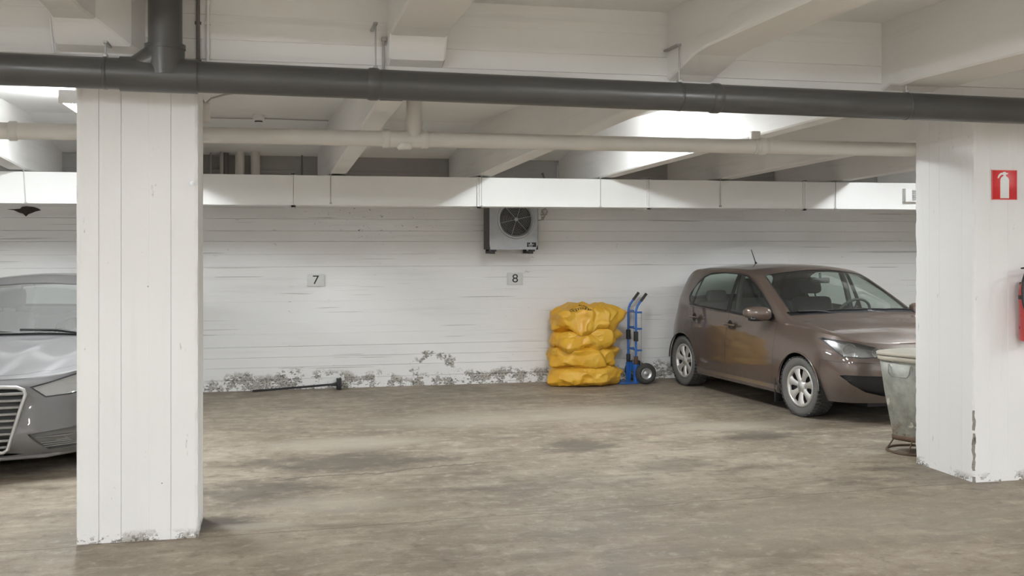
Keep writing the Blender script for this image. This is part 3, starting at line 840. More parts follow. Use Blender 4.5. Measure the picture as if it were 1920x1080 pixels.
M['ext_red'] = plain('extinguisher_red', (0.50, 0.02, 0.022), 0.3, grain=0.05, coat=0.5)
root = empty('fire_extinguisher', (5.335, 6.635, 1.02)); tag(root, 'red fire extinguisher with black hose hung on the pillar', 'fire extinguisher')
b = MB(); b.lathe([(0.0, 0.0), (0.075, 0.0), (0.086, 0.012), (0.086, 0.36), (0.080, 0.40), (0.062, 0.43), (0.035, 0.45), (0.025, 0.47)], 32); b.build('cylinder', M['ext_red'], root)
b = MB(); b.lathe([(0.0865, 0.10), (0.0868, 0.10), (0.0868, 0.26), (0.0865, 0.26)], 12, a0=R(-100), a1=R(-10)); b.build('instruction_label', M['sign_white'], root)
b = MB(); b.lathe([(0.0872, 0.30), (0.089, 0.302), (0.089, 0.328), (0.0872, 0.33)], 32); b.rbox(-0.02, 0.02, 0.07, 0.108, 0.10, 0.42, 0.004); b.build('bracket', M['black'], root)
b = MB(); b.rbox(-0.025, 0.025, -0.025, 0.025, 0.465, 0.515, 0.006); b.tube([(0, 0, 0.49), (-0.03, 0, 0.49)], 0.012, 10); b.build('valve', M['black'], root)
b = MB(); b.rbox(-0.012, 0.11, -0.012, 0.012, 0.525, 0.535, 0.004, Matrix.Rotation(R(-8), 4, 'Y')); b.rbox(-0.012, 0.10, -0.012, 0.012, 0.50, 0.51, 0.004); b.build('lever', M['black'], root)
b = MB(); b.tube([(-0.03, -0.01, 0.49), (-0.075, -0.03, 0.485), (-0.11, -0.05, 0.43), (-0.118, -0.055, 0.36), (-0.115, -0.06, 0.28), (-0.10, -0.075, 0.20), (-0.08, -0.085, 0.12), (-0.066, -0.085, 0.06)], 0.0125, 12); b.build('hose', M['black'], root)
b = MB(); b.tube([(-0.066, -0.085, 0.07), (-0.06, -0.085, 0.0), (-0.058, -0.085, -0.03)], [0.012, 0.014, 0.02], 12); b.build('nozzle', M['black'], root)
b = MB(); b.lathe([(0.0128, -0.01), (0.016, -0.01), (0.016, 0.01), (0.0128, 0.01)], 12, Matrix.Translation((-0.08, -0.085, 0.12)) @ Matrix.Rotation(R(12), 4, 'Y')); b.build('hose_clip', M['sign_white'], root)

# ------------------------------------------------------------------ galvanised bin on a wire stand
def bin_mat():
    t = NT('weathered_zinc')
    p = t.obj(); s = t.sep(p)
    n = t.noise(p, 7.0, 5, 0.65); f = t.noise(p, 40.0, 4)
    c = t.mix(t.rng(n, 0.35, 0.65), (0.23, 0.235, 0.205), (0.40, 0.40, 0.355))
    low = t.rng(t.math('ADD', s[2], t.math('MULTIPLY', t.math('SUBTRACT', n, 0.5), 0.30)), 0.26, 0.12)
    rust = t.math('MULTIPLY', t.rng(t.noise(p, 16.0, 5, 0.7), 0.48, 0.56), low)
    c = t.mix(rust, c, (0.20, 0.12, 0.06))
    pale = t.math('MULTIPLY', t.rng(t.noise(p, 11.0, 3, 0.5), 0.66, 0.69), 0.9)
    c = t.mix(pale, c, (0.62, 0.60, 0.54))
    t.bsdf(c, t.rng(n, 0.3, 0.7, 0.42, 0.62), 0.25, t.bump(f, 0.15, 0.004)); return t.m
M['bin'] = bin_mat()
M['rust'] = plain('rusty_steel', (0.13, 0.085, 0.055), 0.75, 0.3, grain=0.35, gscale=40, bump=0.3)
M['bin_lid'] = plain('cream_painted_lid', (0.50, 0.47, 0.40), 0.55, grain=0.12, gscale=10)
root = empty('waste_bin', (5.215, 7.85, 0.0), R(24)); tag(root, 'tapered galvanised waste bin on a wire stand behind the pillar', 'bin')
def sq_ring(r, z, p=4.2, n=48):
    out = []
    for i in range(n):
        a = 2 * math.pi * i / n
        c, s_ = math.cos(a), math.sin(a)
        k = (abs(c) ** p + abs(s_) ** p) ** (-1.0 / p)
        out.append((r * c * k, r * s_ * k, z))
    return out
def loft(rings, closed=True):
    b = MB(); n = len(rings[0])
    b.add([p for r_ in rings for p in r_], [(j * n + i, j * n + (i + 1) % n, (j + 1) * n + (i + 1) % n, (j + 1) * n + i) for j in range(len(rings) - 1) for i in range(n)], True)
    return b
b = loft([sq_ring(0.002, 0.115), sq_ring(0.150, 0.115), sq_ring(0.158, 0.13), sq_ring(0.215, 0.50), sq_ring(0.248, 0.78), sq_ring(0.242, 0.78), sq_ring(0.208, 0.50), sq_ring(0.150, 0.14), sq_ring(0.002, 0.14)])
b.build('body', M['bin'], root)
b = loft([sq_ring(0.148, 0.10), sq_ring(0.164, 0.10), sq_ring(0.166, 0.135), sq_ring(0.158, 0.14)]); b.build('foot_band', M['rust'], root)
b = loft([sq_ring(0.246, 0.755), sq_ring(0.259, 0.76), sq_ring(0.262, 0.785), sq_ring(0.255, 0.795), sq_ring(0.240, 0.79)]); b.build('rim', M['bin_lid'], root)
b = loft([sq_ring(0.252, 0.797), sq_ring(0.268, 0.80), sq_ring(0.270, 0.818), sq_ring(0.262, 0.826), sq_ring(0.15, 0.836), sq_ring(0.004, 0.838)]); b.build('lid', M['bin_lid'], root)
for a in (180, 0, 270):
    m = Matrix.Rotation(R(a), 4, 'Z')
    b = MB(); b.tube([m @ Vector(q) for q in ((0.246, -0.10, 0.73), (0.256, -0.095, 0.66), (0.252, -0.07, 0.635), (0.252, 0.0, 0.632), (0.252, 0.07, 0.635), (0.256, 0.095, 0.66), (0.246, 0.10, 0.73))], 0.006, 8); b.build('handle', M['bin'], root)
for a in (45, 135, 225, 315):
    m = Matrix.Rotation(R(a), 4, 'Z')
    b = MB(); b.tube([m @ Vector(q) for q in ((0.181, 0, 0.14), (0.291, 0, 0.765))], 0.007, 8); b.build('corner_seam', M['bin'], root)
b = MB(); b.tube([(0.235 * math.cos(2 * math.pi * i / 32), 0.235 * math.sin(2 * math.pi * i / 32), 0.010) for i in range(32)], 0.010, 8, closed=True); b.build('stand_ring', M['rust'], root)
for a in (20, 110, 200, 290):
    m = Matrix.Rotation(R(a), 4, 'Z')
    b = MB(); b.tube([m @ Vector(q) for q in ((0.235, -0.012, 0.010), (0.165, 0.0, 0.118))], 0.006, 8); b.build('stand_leg', M['rust'], root)

# ------------------------------------------------------------------ yellow tyre bags stacked against the wall
def bag_mat():
    t = NT('yellow_bag_plastic')
    p = t.obj()
    n = t.noise(p, 3.0, 4); f = t.noise(p, 26.0, 5, 0.65)
    c = t.mix(t.rng(n, 0.3, 0.7), (0.76, 0.38, 0.015), (0.84, 0.52, 0.07))
    q = t.n('ShaderNodeBsdfPrincipled'); t.put(q.inputs['Base Color'], c)
    q.inputs['Roughness'].default_value = 0.30; q.inputs['Specular IOR Level'].default_value = 0.55
    t.l(t.bump(f, 0.35, 0.014), q.inputs['Normal'])
    tr = t.n('ShaderNodeBsdfTranslucent'); t.put(tr.inputs[0], (0.75, 0.40, 0.03, 1))
    mx = t.n('ShaderNodeMixShader'); mx.inputs[0].default_value = 0.14
    t.l(q.outputs[0], mx.inputs[1]); t.l(tr.outputs[0], mx.inputs[2]); t.l(mx.outputs[0], t.out.inputs[0])
    return t.m
M['bag'] = bag_mat()
def ridge(x): return 1.0 - abs(2.0 * (x - math.floor(x)) - 1.0)
def pleat(x, k=0.78):
    u = x - math.floor(x)
    return u / k if u < k else (1 - u) / (1 - k)
def crumple(p, seed, tilt):
    q = p + Vector((seed * 7.1, seed * 3.3, seed * 1.7))
    w = Vector((noise.noise(q * 2.6), noise.noise(q * 2.6 + Vector((9, 0, 0))), noise.noise(q * 2.6 + Vector((0, 9, 0)))))
    s = p.x * math.cos(tilt) + p.z * math.sin(tilt)
    f1 = pleat(s * 4.1 + p.y * 3.0 + w.x * 0.85 + seed)
    m1 = max(0.0, min(1.0, 0.55 + 1.6 * noise.noise(q * 3.1 + Vector((4, 1, 7)))))
    t2 = tilt + 1.15
    f2 = pleat((p.x * math.cos(t2) + p.z * math.sin(t2)) * 6.3 + w.y * 0.9 + seed * 2.3, 0.65)
    m2 = max(0.0, min(1.0, 0.15 + 1.7 * noise.noise(q * 4.0 + Vector((1, 8, 2)))))
    d2 = noise.voronoi(q * 11.0 + w * 1.3)[0]
    m3 = max(0.0, min(1.0, 2.0 * noise.noise(q * 2.3 + Vector((3, 3, 3)))))
    r1 = (1.0 - abs(noise.noise(q * 4.4 + w * 0.5 + Vector((2, 5, 1))))) ** 5
    r2 = (1.0 - abs(noise.noise(q * 10.0 + w * 0.8 + Vector((7, 2, 4))))) ** 6
    return 0.026 * (r1 - 0.35) + 0.009 * (r2 - 0.3) + 0.052 * (f1 - 0.5) * m1 + 0.030 * (f2 - 0.5) * m2 + 0.018 * (d2[1] - d2[0]) * m3 + 0.03 * w.z
def tyre_bag(cx, cy, rx, ry, z0, z1, seed, lab, peaks=(), skirt=0.0, tilt=0.7, ep=0.42, tilt_z=0.0):
    nA, nH = 260, 84
    zc = (z0 + z1) / 2; hz = (z1 - z0) / 2
    vs = []
    for j in range(nH + 1):
        t = -math.pi / 2 + math.pi * j / nH
        cc, ss = math.cos(t), math.sin(t)
        pr = max(abs(cc), 1e-4) ** (ep if ss > 0 else 0.36)
        pz = math.copysign(abs(ss) ** 0.70, ss)
        for i in range(nA):
            a = 2 * math.pi * i / nA
            ca, sa = math.cos(a), math.sin(a)
            kk = (abs(ca) ** 2.6 + abs(sa) ** 2.6) ** (-1 / 2.6)
            p = Vector((cx + rx * ca * kk * pr, cy + ry * sa * kk * pr, zc + hz * pz * (1.0 if pz < 0 else 1.0 + 0.16 * noise.noise(Vector((ca * 1.4 * pr, sa * 1.4 * pr, seed))))))
            p.z += tilt_z * (p.x - cx)
            nrm = Vector((ca * pr, sa * pr, pz * 0.6)).normalized()
            d = crumple(p, seed, tilt)
            for (pa, pzz, amp, wa, wz) in peaks:
                da = (a - R(pa) + math.pi) % (2 * math.pi) - math.pi
                d += amp * max(0.0, 1 - abs(da) / wa) * max(0.0, 1 - abs(pz - pzz) / wz) * (0.3 + pr)
            p = p + nrm * d
            if skirt and pz < 0.15:
                # loose lower hem drooping in points and standing off the bag below
                k = max(0.0, -sa * 0.8 + 0.2) * min(1.0, (0.15 - pz) * 1.2)
                p.z -= skirt * k * ridge(a * 2.3 / math.pi + 0.3 * noise.noise(Vector((ca * 3, sa * 3, seed))) + seed)
                p.y -= 0.018 * k
            if p.z < 0.004: p.z = 0.004
            if p.y > WALL_Y - 0.012: p.y = WALL_Y - 0.012
            vs.append(p)
    fs = [(j * nA + i, j * nA + (i + 1) % nA, (j + 1) * nA + (i + 1) % nA, (j + 1) * nA + i) for j in range(nH) for i in range(nA)]
    root = empty('tyre_bag', (cx, cy, z0)); tag(root, lab, 'bag', 'yellow tyre bags stacked by the wall')
    b = MB(); b.add([p - Vector((cx, cy, z0)) for p in vs], fs, True)
    o = b.build('bag_cover', M['bag'], root)
    return root, o
BY = 12.36
tyre_bag(3.70, BY, 0.41, 0.31, 0.0, 0.250, 1.3, 'lowest yellow tyre bag, resting on the floor', ((190, -0.5, 0.05, 0.5, 0.6), (350, 0.1, 0.06, 0.4, 0.8)), tilt=0.5)
tyre_bag(3.66, BY, 0.375, 0.30, 0.240, 0.478, 2.9, 'yellow tyre bag second from the floor', ((345, 0.5, 0.08, 0.4, 0.7), (200, -0.7, 0.07, 0.5, 0.6)), skirt=0.05, tilt=1.2, tilt_z=-0.05)
tyre_bag(3.685, BY + 0.01, 0.395, 0.30, 0.465, 0.69, 4.4, 'yellow tyre bag third from the floor under the printed one', ((350, 0.0, 0.08, 0.35, 0.7), (235, -0.4, 0.07, 0.4, 0.7)), skirt=0.06, tilt=0.9, tilt_z=0.06)
top_root, top_bag = tyre_bag(3.70, BY + 0.01, 0.40, 0.30, 0.675, 0.965, 6.2, 'topmost yellow tyre bag with black lettering', ((345, 0.25, 0.10, 0.35, 0.7), (188, -0.75, 0.07, 0.5, 0.5), (255, -0.6, 0.05, 0.4, 0.6)), skirt=0.085, tilt=0.35, ep=0.70)
# black lettering on the topmost bag, laid on to its surface
from mathutils.bvhtree import BVHTree
bvh = BVHTree.FromPolygons([v.co for v in top_bag.data.vertices], [tuple(p.vertices) for p in top_bag.data.polygons])
vd = Vector((0.0, 0.80, -0.60)).normalized()
up = Vector((0, 0.60, 0.80)); rt = Vector((1, 0, 0))
def lay_text(me, origin, name):
    bm = bmesh.new(); bm.from_mesh(me)
    bmesh.ops.triangulate(bm, faces=bm.faces[:])
    bmesh.ops.subdivide_edges(bm, edges=bm.edges[:], cuts=1)
    for v in bm.verts:
        w = origin + rt * v.co.x + up * v.co.y
        hit = bvh.ray_cast(w - vd * 1.2, vd)
        if hit[0] is not None: v.co = hit[0] - vd * 0.003
        else: v.co = w
    bm.to_mesh(me); bm.free()
    return link_mesh(name, me, M['print_black'], top_root)
word = 'cTopniuno'
base = Vector((-0.12, -0.19, 0.225))
for i, ch in enumerate(word):
    a = (i - 4) / 4.0
    me = text_mesh(ch, 0.072, 0.0)
    me.transform(Matrix.Translation((a * 0.115, -0.030 * a * a, 0)) @ Matrix.Rotation(-0.45 * a, 4, 'Z') @ Matrix.Scale(1.2, 4, (1, 0, 0)))
    lay_text(me, base, 'printed_letter')
b = MB()
b.add([(0.04 * math.cos(2 * math.pi * i / 10), 0.014 * math.sin(2 * math.pi * i / 10), 0) for i in range(10)] + [(0.026 * math.cos(2 * math.pi * i / 10), 0.006 * math.sin(2 * math.pi * i / 10), 0) for i in range(10)], [(i, (i + 1) % 10, 10 + (i + 1) % 10, 10 + i) for i in range(10)])
b.add([(0.03, -0.012, 0), (0.075, -0.016, 0), (0.075, -0.008, 0), (0.03, -0.004, 0)], [(0, 1, 2, 3)])
me = b.mesh('printed_mark'); lay_text(me, base + Vector((0.04, 0.02, 0.05)), 'printed_mark')
# ------------------------------------------------------------------ blue hand truck
M['blue'] = plain('blue_enamel', (0.022, 0.13, 0.46), 0.35, grain=0.1, gscale=14, coat=0.3)
M['grip'] = plain('black_grip', (0.03, 0.03, 0.032), 0.7)
root = empty('hand_truck', (4.335, 12.42, 0)); tag(root, 'blue steel hand truck with two wheels standing beside the yellow bags', 'hand truck')
for y in (-0.14, 0.14):
    b = MB(); b.tube([(0, y, 0.03), (0, y, 0.45), (0, y, 0.86), (0.004, y, 0.90), (0.022, y, 0.945), (0.05, y, 0.985), (0.075, y, 1.015)], 0.0145, 12); b.build('rail', M['blue'], root)
    b = MB(); b.tube([(0.062, y, 1.000), (0.135, y, 1.092)], [0.018, 0.0175], 12); b.build('handle_grip', M['grip'], root)
    b = MB(); b.rbox(-0.024, 0.024, y - 0.024, y + 0.024, 0.515, 0.635, 0.008); b.build('strap_wrap', M['grip'], root)
    b = MB(); b.rbox(-0.022, 0.022, y - 0.022, y + 0.022, 0.235, 0.335, 0.008); b.build('strap_wrap', M['grip'] if y > 0 else plain('brown_strap', (0.10, 0.05, 0.03), 0.7), root)
    b = MB(); b.prism([(-0.03, 0.006), (0.03, 0.006), (0.035, 0.12), (0.10, 0.17), (0.09, 0.20), (0.03, 0.235), (-0.03, 0.235)], y - 0.006, y + 0.006, 'y'); b.build('side_plate', M['blue'], root)
for z in (0.405, 0.665, 0.865):
    b = MB(); b.tube([(0.0, -0.14, z), (0.012, 0.0, z), (0.0, 0.14, z)], 0.010, 10)
    b.rbox(-0.006, 0.075, -0.152, -0.132, z - 0.011, z + 0.011, 0.003); b.rbox(-0.006, 0.075, 0.132, 0.152, z - 0.011, z + 0.011, 0.003)
    b.build('cross_bar', M['blue'], root)
for y in (-0.142, 0.142):
    b = MB(); b.tube([(0.07, y, 0.87), (0.068, y, 0.5), (0.062, y, 0.20)], 0.005, 8); b.build('back_strut', M['steel_wire'], root)
b = MB(); b.rbox(-0.22, 0.0, -0.17, 0.17, 0.004, 0.012, 0.003); b.build('toe_plate', M['blue'], root)
b = MB(); b.tube([(0.105, -0.20, 0.128), (0.105, 0.20, 0.128)], 0.009, 10); b.build('axle', M['zinc'], root)
for y in (-0.20, 0.20):
    m = Matrix.Translation((0.105, y, 0.128)) @ Matrix.Rotation(R(90), 4, 'X')
    b = MB(); b.lathe([(0.066, -0.030), (0.085, -0.042), (0.108, -0.040), (0.124, -0.024), (0.128, 0.0), (0.124, 0.024), (0.108, 0.040), (0.085, 0.042), (0.066, 0.030)], 32, m); w = b.build('wheel', M['rubber'], root)
    b = MB(); b.lathe([(0.0, -0.040), (0.016, -0.040), (0.018, -0.022), (0.05, -0.020), (0.058, -0.034), (0.068, -0.034), (0.068, 0.034), (0.058, 0.034), (0.05, 0.020), (0.018, 0.022), (0.016, 0.040), (0.0, 0.040)], 24, m); b.build('rim', M['zinc'], w)

# ------------------------------------------------------------------ black floor squeegee lying along the wall
root = empty('floor_squeegee', (0.79, 12.60, 0)); tag(root, 'black long-handled floor squeegee lying at the foot of the wall', 'squeegee')
b = MB(); b.tube([(-0.98, -0.02, 0.014), (-0.5, -0.01, 0.035), (-0.02, 0.0, 0.062)], 0.0125, 10); b.build('handle', M['black'], root)
b = MB(); b.rbox(-0.025, 0.012, -0.06, 0.06, 0.004, 0.125, 0.006); b.build('head', M['black'], root)
b = MB(); b.rbox(0.012, 0.03, -0.065, 0.065, 0.002, 0.13, 0.004); b.build('rubber_blade', M['rubber'], root)
b = MB(); b.tube([(-0.09, -0.002, 0.055), (-0.02, 0, 0.062)], [0.014, 0.022], 10); b.build('socket', M['black'], root)
# ------------------------------------------------------------------ cars
import numpy as np
def hermite(k, V, t):
    k = np.asarray(k, float); V = np.asarray(V, float); t = np.asarray(t, float)
    if V.ndim == 1: return hermite(k, V[:, None], t)[:, 0]
    d = (V[1:] - V[:-1]) / (k[1:] - k[:-1])[:, None]
    m = np.zeros_like(V); m[0] = d[0]; m[-1] = d[-1]
    h = k[1:] - k[:-1]
    m[1:-1] = (d[:-1] * h[1:, None] + d[1:] * h[:-1, None]) / (h[1:] + h[:-1])[:, None]
    i = np.clip(np.searchsorted(k, t, side='right') - 1, 0, len(k) - 2)
    u = ((t - k[i]) / h[i])[:, None]; H = h[i][:, None]
    return ((2 * u**3 - 3 * u**2 + 1) * V[i] + (u**3 - 2 * u**2 + u) * H * m[i] + (-2 * u**3 + 3 * u**2) * V[i + 1] + (u**3 - u**2) * H * m[i + 1])

def knots(tab):
    a = np.array(tab, float); return lambda x: float(hermite(a[:, 0], a[:, 1], [min(max(x, a[0, 0]), a[-1, 0])])[0])

def inside(poly, a, b):
    r = False; n = len(poly); j = n - 1
    for i in range(n):
        xi, yi = poly[i]; xj, yj = poly[j]
        if (yi > b) != (yj > b) and a < (xj - xi) * (b - yi) / (yj - yi) + xi: r = not r
        j = i
    return r

def inset(poly, d):
    n = len(poly)
    area = sum(poly[i][0] * poly[(i + 1) % n][1] - poly[(i + 1) % n][0] * poly[i][1] for i in range(n))
    s = 1 if area > 0 else -1
    out = []
    for i in range(n):
        p0 = Vector(poly[i - 1]); p1 = Vector(poly[i]); p2 = Vector(poly[(i + 1) % n])
        a = (p1 - p0).normalized(); b = (p2 - p1).normalized()
        na = Vector((-a.y, a.x)) * s; nb = Vector((-b.y, b.x)) * s
        q = (na + nb); q = q / max(0.35, q.dot(na)) if q.length > 1e-6 else na
        out.append(tuple(p1 + q * d))
    return out

PROJ = {'side': (0, 2), 'front': (1, 2), 'top': (0, 1)}
def cut_poly(bm, poly, proj, filt):
    ia, ib = PROJ[proj]
    n = len(poly)
    lo = (min(p[0] for p in poly) - 0.03, min(p[1] for p in poly) - 0.03); hi = (max(p[0] for p in poly) + 0.03, max(p[1] for p in poly) + 0.03)
    for i in range(n):
        a = poly[i]; b = poly[(i + 1) % n]
        if proj == 'front' and max(a[0], b[0]) < 0.0: continue
        if proj == 'top' and max(a[1], b[1]) < 0.0: continue
        elo = (min(a[0], b[0]) - 1e-4, min(a[1], b[1]) - 1e-4); ehi = (max(a[0], b[0]) + 1e-4, max(a[1], b[1]) + 1e-4)
        co = [0, 0, 0]; co[ia], co[ib] = a
        no = [0, 0, 0]; no[ia], no[ib] = -(b[1] - a[1]), (b[0] - a[0])
        if abs(no[ia]) + abs(no[ib]) < 1e-9: continue
        fs = []
        for f in bm.faces:
            A = [v.co[ia] for v in f.verts]; B = [v.co[ib] for v in f.verts]
            if max(A) < elo[0] or min(A) > ehi[0] or max(B) < elo[1] or min(B) > ehi[1]: continue
            if filt is not None and not filt(f): continue
            fs.append(f)
        if not fs: continue
        geom = set(fs)
        for f in fs:
            geom.update(f.edges); geom.update(f.verts)
        bmesh.ops.bisect_plane(bm, geom=list(geom), dist=1e-5, plane_co=co, plane_no=no)

def car_shell(P):
    """half shell (y >= 0) as a bmesh; face int layer 'patch': 0 lower body, 1 upper side, 2 upper top"""
    cols = np.array(P['cols'], float)                       # x, w at the widest level
    rows = P['rows']                                        # list of arrays (x, w, z) per column
    ref = np.array(rows[2], float)
    kc = np.concatenate([[0], np.cumsum(np.linalg.norm(ref[1:] - ref[:-1], axis=1))])
    nc = P.get('nc', 9)
    tc = np.concatenate([np.linspace(kc[i], kc[i + 1], nc, endpoint=False) for i in range(len(kc) - 1)] + [[kc[-1]]])
    dense = [hermite(kc, np.array(r, float), tc) for r in rows]
    kr = np.array(P['row_knots'], float)
    tr = np.linspace(kr[0], kr[-1], P.get('nr', 26))
    D = np.array(dense)                                     # rows, ncol, 3
    low = np.array([hermite(kr, D[:, c, :], tr) for c in range(D.shape[1])])   # ncol, nr, 3
    low[:, :, 1] = np.maximum(low[:, :, 1], 0.0); low[0, :, 1] = 0; low[-1, :, 1] = 0
    bm = bmesh.new(); L = bm.faces.layers.int.new('patch')
    V = [[bm.verts.new(p) for p in col] for col in low]
    for i in range(len(V) - 1):
        for j in range(len(V[0]) - 1):
            f = bm.faces.new((V[i][j], V[i + 1][j], V[i + 1][j + 1], V[i][j + 1])); f[L] = 0
    zc, zr, wr = knots(P['zc']), knots(P['zr']), knots(P['wr'])
    xc = P['cowl_x']
    S = []
    for c in range(len(V)):
        x, w, z = low[c, -1]
        rz = max(zr(x), z + 0.002); cz = max(zc(x), rz + 0.001)
        rw = min(wr(x), 0.955 * w)
        bulge = 0.018 * min(1.0, max(0.0, (rz - z) / 0.3))
        # side
        pts = []
        ns, nt = 11, P.get('nt', 22)
        # corner rounding between the side and the top
        rad = P.get('round', 0.05) * min(1.0, w / 0.3)
        sd = Vector((rw - w, rz - z)); slen = max(sd.length, 1e-5); sdn = sd / slen
        tp = Vector((-rw, cz - rz)); tlen = max(tp.length, 1e-5)
        rr = min(rad, slen * 0.45, tlen * 0.45)
        A = Vector((w, z)); Bc = Vector((rw, rz))
        crease = P.get('crease')
        crown = lambda s_: rz + (cz - rz) * (1 - (1 - s_) ** 2.0) + (crease(x, rw * (1 - s_)) if crease else 0.0)
        p_in = Bc - sdn * rr
        for i in range(ns):
            s_ = i / (ns - 1)
            q = A + (p_in - A) * s_
            q = q + Vector((1, 0)) * bulge * 4 * s_ * (1 - s_) * 0.6
            pts.append((x, q.x, q.y, 1))
        st = rr / tlen
        p_out = Vector((rw * (1 - st), crown(st)))
        for i in (1, 2, 3, 4):
            u = i / 5.0
            q = p_in * (1 - u) ** 2 + Bc * 2 * u * (1 - u) + p_out * u * u
            pts.append((x, q.x, q.y, 2 if i > 2 else 1))
        for i in range(nt):
            s_ = st + (1 - st) * i / (nt - 1)
            pts.append((x, rw * (1 - s_), crown(s_), 2))
        S.append(pts)
    U = []
    for c, pts in enumerate(S):
        col = [V[c][-1]] + [bm.verts.new(p[:3]) for p in pts[1:]]
        U.append(col)
    for i in range(len(U) - 1):
        for j in range(len(U[0]) - 1):
            try:
                f = bm.faces.new((U[i][j], U[i + 1][j], U[i + 1][j + 1], U[i][j + 1])); f[L] = S[i][j + 1][3]
            except ValueError: pass
    bmesh.ops.remove_doubles(bm, verts=bm.verts[:], dist=1e-5)
    bmesh.ops.dissolve_degenerate(bm, edges=bm.edges[:], dist=1e-5)
    for v in bm.verts:
        if v.co.y < 1e-5: v.co.y = 0.0
    bmesh.ops.recalc_face_normals(bm, faces=bm.faces[:])
    return bm

def build_car(P, root):
    bm = car_shell(P)
    L = bm.faces.layers.int['patch']
    def mk(patches, xlo, xhi, wmin=-1):
        def fl(f):
            if f[L] not in patches: return False
            c = f.calc_center_median()
            return xlo < c.x < xhi and c.y > wmin
        return fl
    regs = []
    for r in P['regions']:
        q = dict(r); q['filt'] = mk(r.get('patch', (0, 1, 2)), r.get('xlo', -9), r.get('xhi', 9), r.get('wmin', -1)); regs.append(q)
    for r in regs:
        cut_poly(bm, r['poly'], r['proj'], r['filt'])
        if r.get('gap'):
            r['in'] = inset(r['poly'], r['gap']); cut_poly(bm, r['in'], r['proj'], r['filt'])
    bm.faces.ensure_lookup_table()
    bm.normal_update()
    groups = {}
    for f in bm.faces:
        c = f.calc_center_median()
        name = 'body'
        for r in regs:
            if not r['filt'](f): continue
            ia, ib = PROJ[r['proj']]
            if inside(r['poly'], c[ia], c[ib]):
                name = r['name']
                if r.get('gap') and not inside(r['in'], c[ia], c[ib]): name = 'gap'
                break
        groups.setdefault(name, []).append(f)
    made = {}
    vn = {v: v.normal.copy() for v in bm.verts}
    def emit(name, faces, mat, rec=None, paired=False, parent=root, oname=None, walls=True, keep=None):
        idx = {}; vs = []
        def vid(v):
            if v not in idx: idx[v] = len(vs); vs.append((v, 0))
            return idx[v]
        fset = set(faces)
        off = Vector(rec) if rec is not None and not isinstance(rec, float) else None
        def moved(v):
            if rec is None: return v.co.copy()
            if off is not None: return v.co + off
            return v.co - vn[v] * rec
        coords = []; faces_o = []; id2 = {}
        for f in faces:
            ring = []
            for v in f.verts:
                if v not in id2: id2[v] = len(coords); coords.append(moved(v))
                ring.append(id2[v])
            faces_o.append(ring)
        if rec is not None and walls:
            edge0 = {}
            for f in faces:
                for e in f.edges:
                    if sum(1 for g in e.link_faces if g in fset) == 1:
                        a, b_ = e.verts
                        if a.co.y < 1e-5 and b_.co.y < 1e-5: continue
                        for v in (a, b_):
                            if v not in edge0: edge0[v] = len(coords); coords.append(v.co.copy())
                        faces_o.append([edge0[a], edge0[b_], id2[b_], id2[a]])
        out = []
        def obj_from(cs, fs):
            b = MB(); b.add(cs, fs, True)
            me = bpy.data.meshes.new(oname or name); me.from_pydata([tuple(p) for p in b.v], [], b.f)
            bm2 = bmesh.new(); bm2.from_mesh(me)
            bmesh.ops.remove_doubles(bm2, verts=bm2.verts[:], dist=2e-5)
            bmesh.ops.recalc_face_normals(bm2, faces=bm2.faces[:])
            for f in bm2.faces: f.smooth = True
            for e in bm2.edges:
                if len(e.link_faces) == 2 and e.calc_face_angle(0) > R(38): e.smooth = False
            bm2.to_mesh(me); bm2.free()
            return link_mesh(oname or name, me, mat, parent)
        mirror = [Vector((p.x, -p.y, p.z)) for p in coords]
        if paired:
            return [obj_from(coords, faces_o), obj_from(mirror, [f[::-1] for f in faces_o])]
        n = len(coords)
        return [obj_from(coords + mirror, faces_o + [[i + n for i in f][::-1] for f in faces_o])]
    for name, fs in groups.items():
        if name == 'body': made[name] = emit('body_shell', fs, P['paint'])
        elif name == 'gap': made[name] = emit('shut_line', fs, M['black'])
        else:
            r = next(q for q in regs if q['name'] == name)
            if r.get('delete'): continue
            made[name] = emit(name, fs, r['mat'], r.get('rec'), r.get('paired', False), oname=r.get('oname'))
            if r.get('lens'):
                for k, o in enumerate(made[name]):
                    sgn = 1 if k == 0 else -1
                    me = bpy.data.meshes.new('lens')
                    ids = {}; cs = []; fo = []
                    for f in fs:
                        ring = []
                        for v in f.verts:
                            if v not in ids: ids[v] = len(cs); cs.append((v.co.x, sgn * v.co.y, v.co.z))
                            ring.append(ids[v])
                        fo.append(ring if sgn > 0 else ring[::-1])
                    me.from_pydata(cs, [], fo)
                    for p in me.polygons: p.use_smooth = True
                    link_mesh('lens', me, M['lens'], o)
    bm.free()
    return made

def arch(cx, cz, r, n=26, bottom=-0.2):
    pts = [(cx + r * math.cos(a), cz + r * math.sin(a)) for a in [math.pi * i / n for i in range(n + 1)]]
    return pts + [(cx - r * 1.0, bottom), (cx + r * 1.0, bottom)]

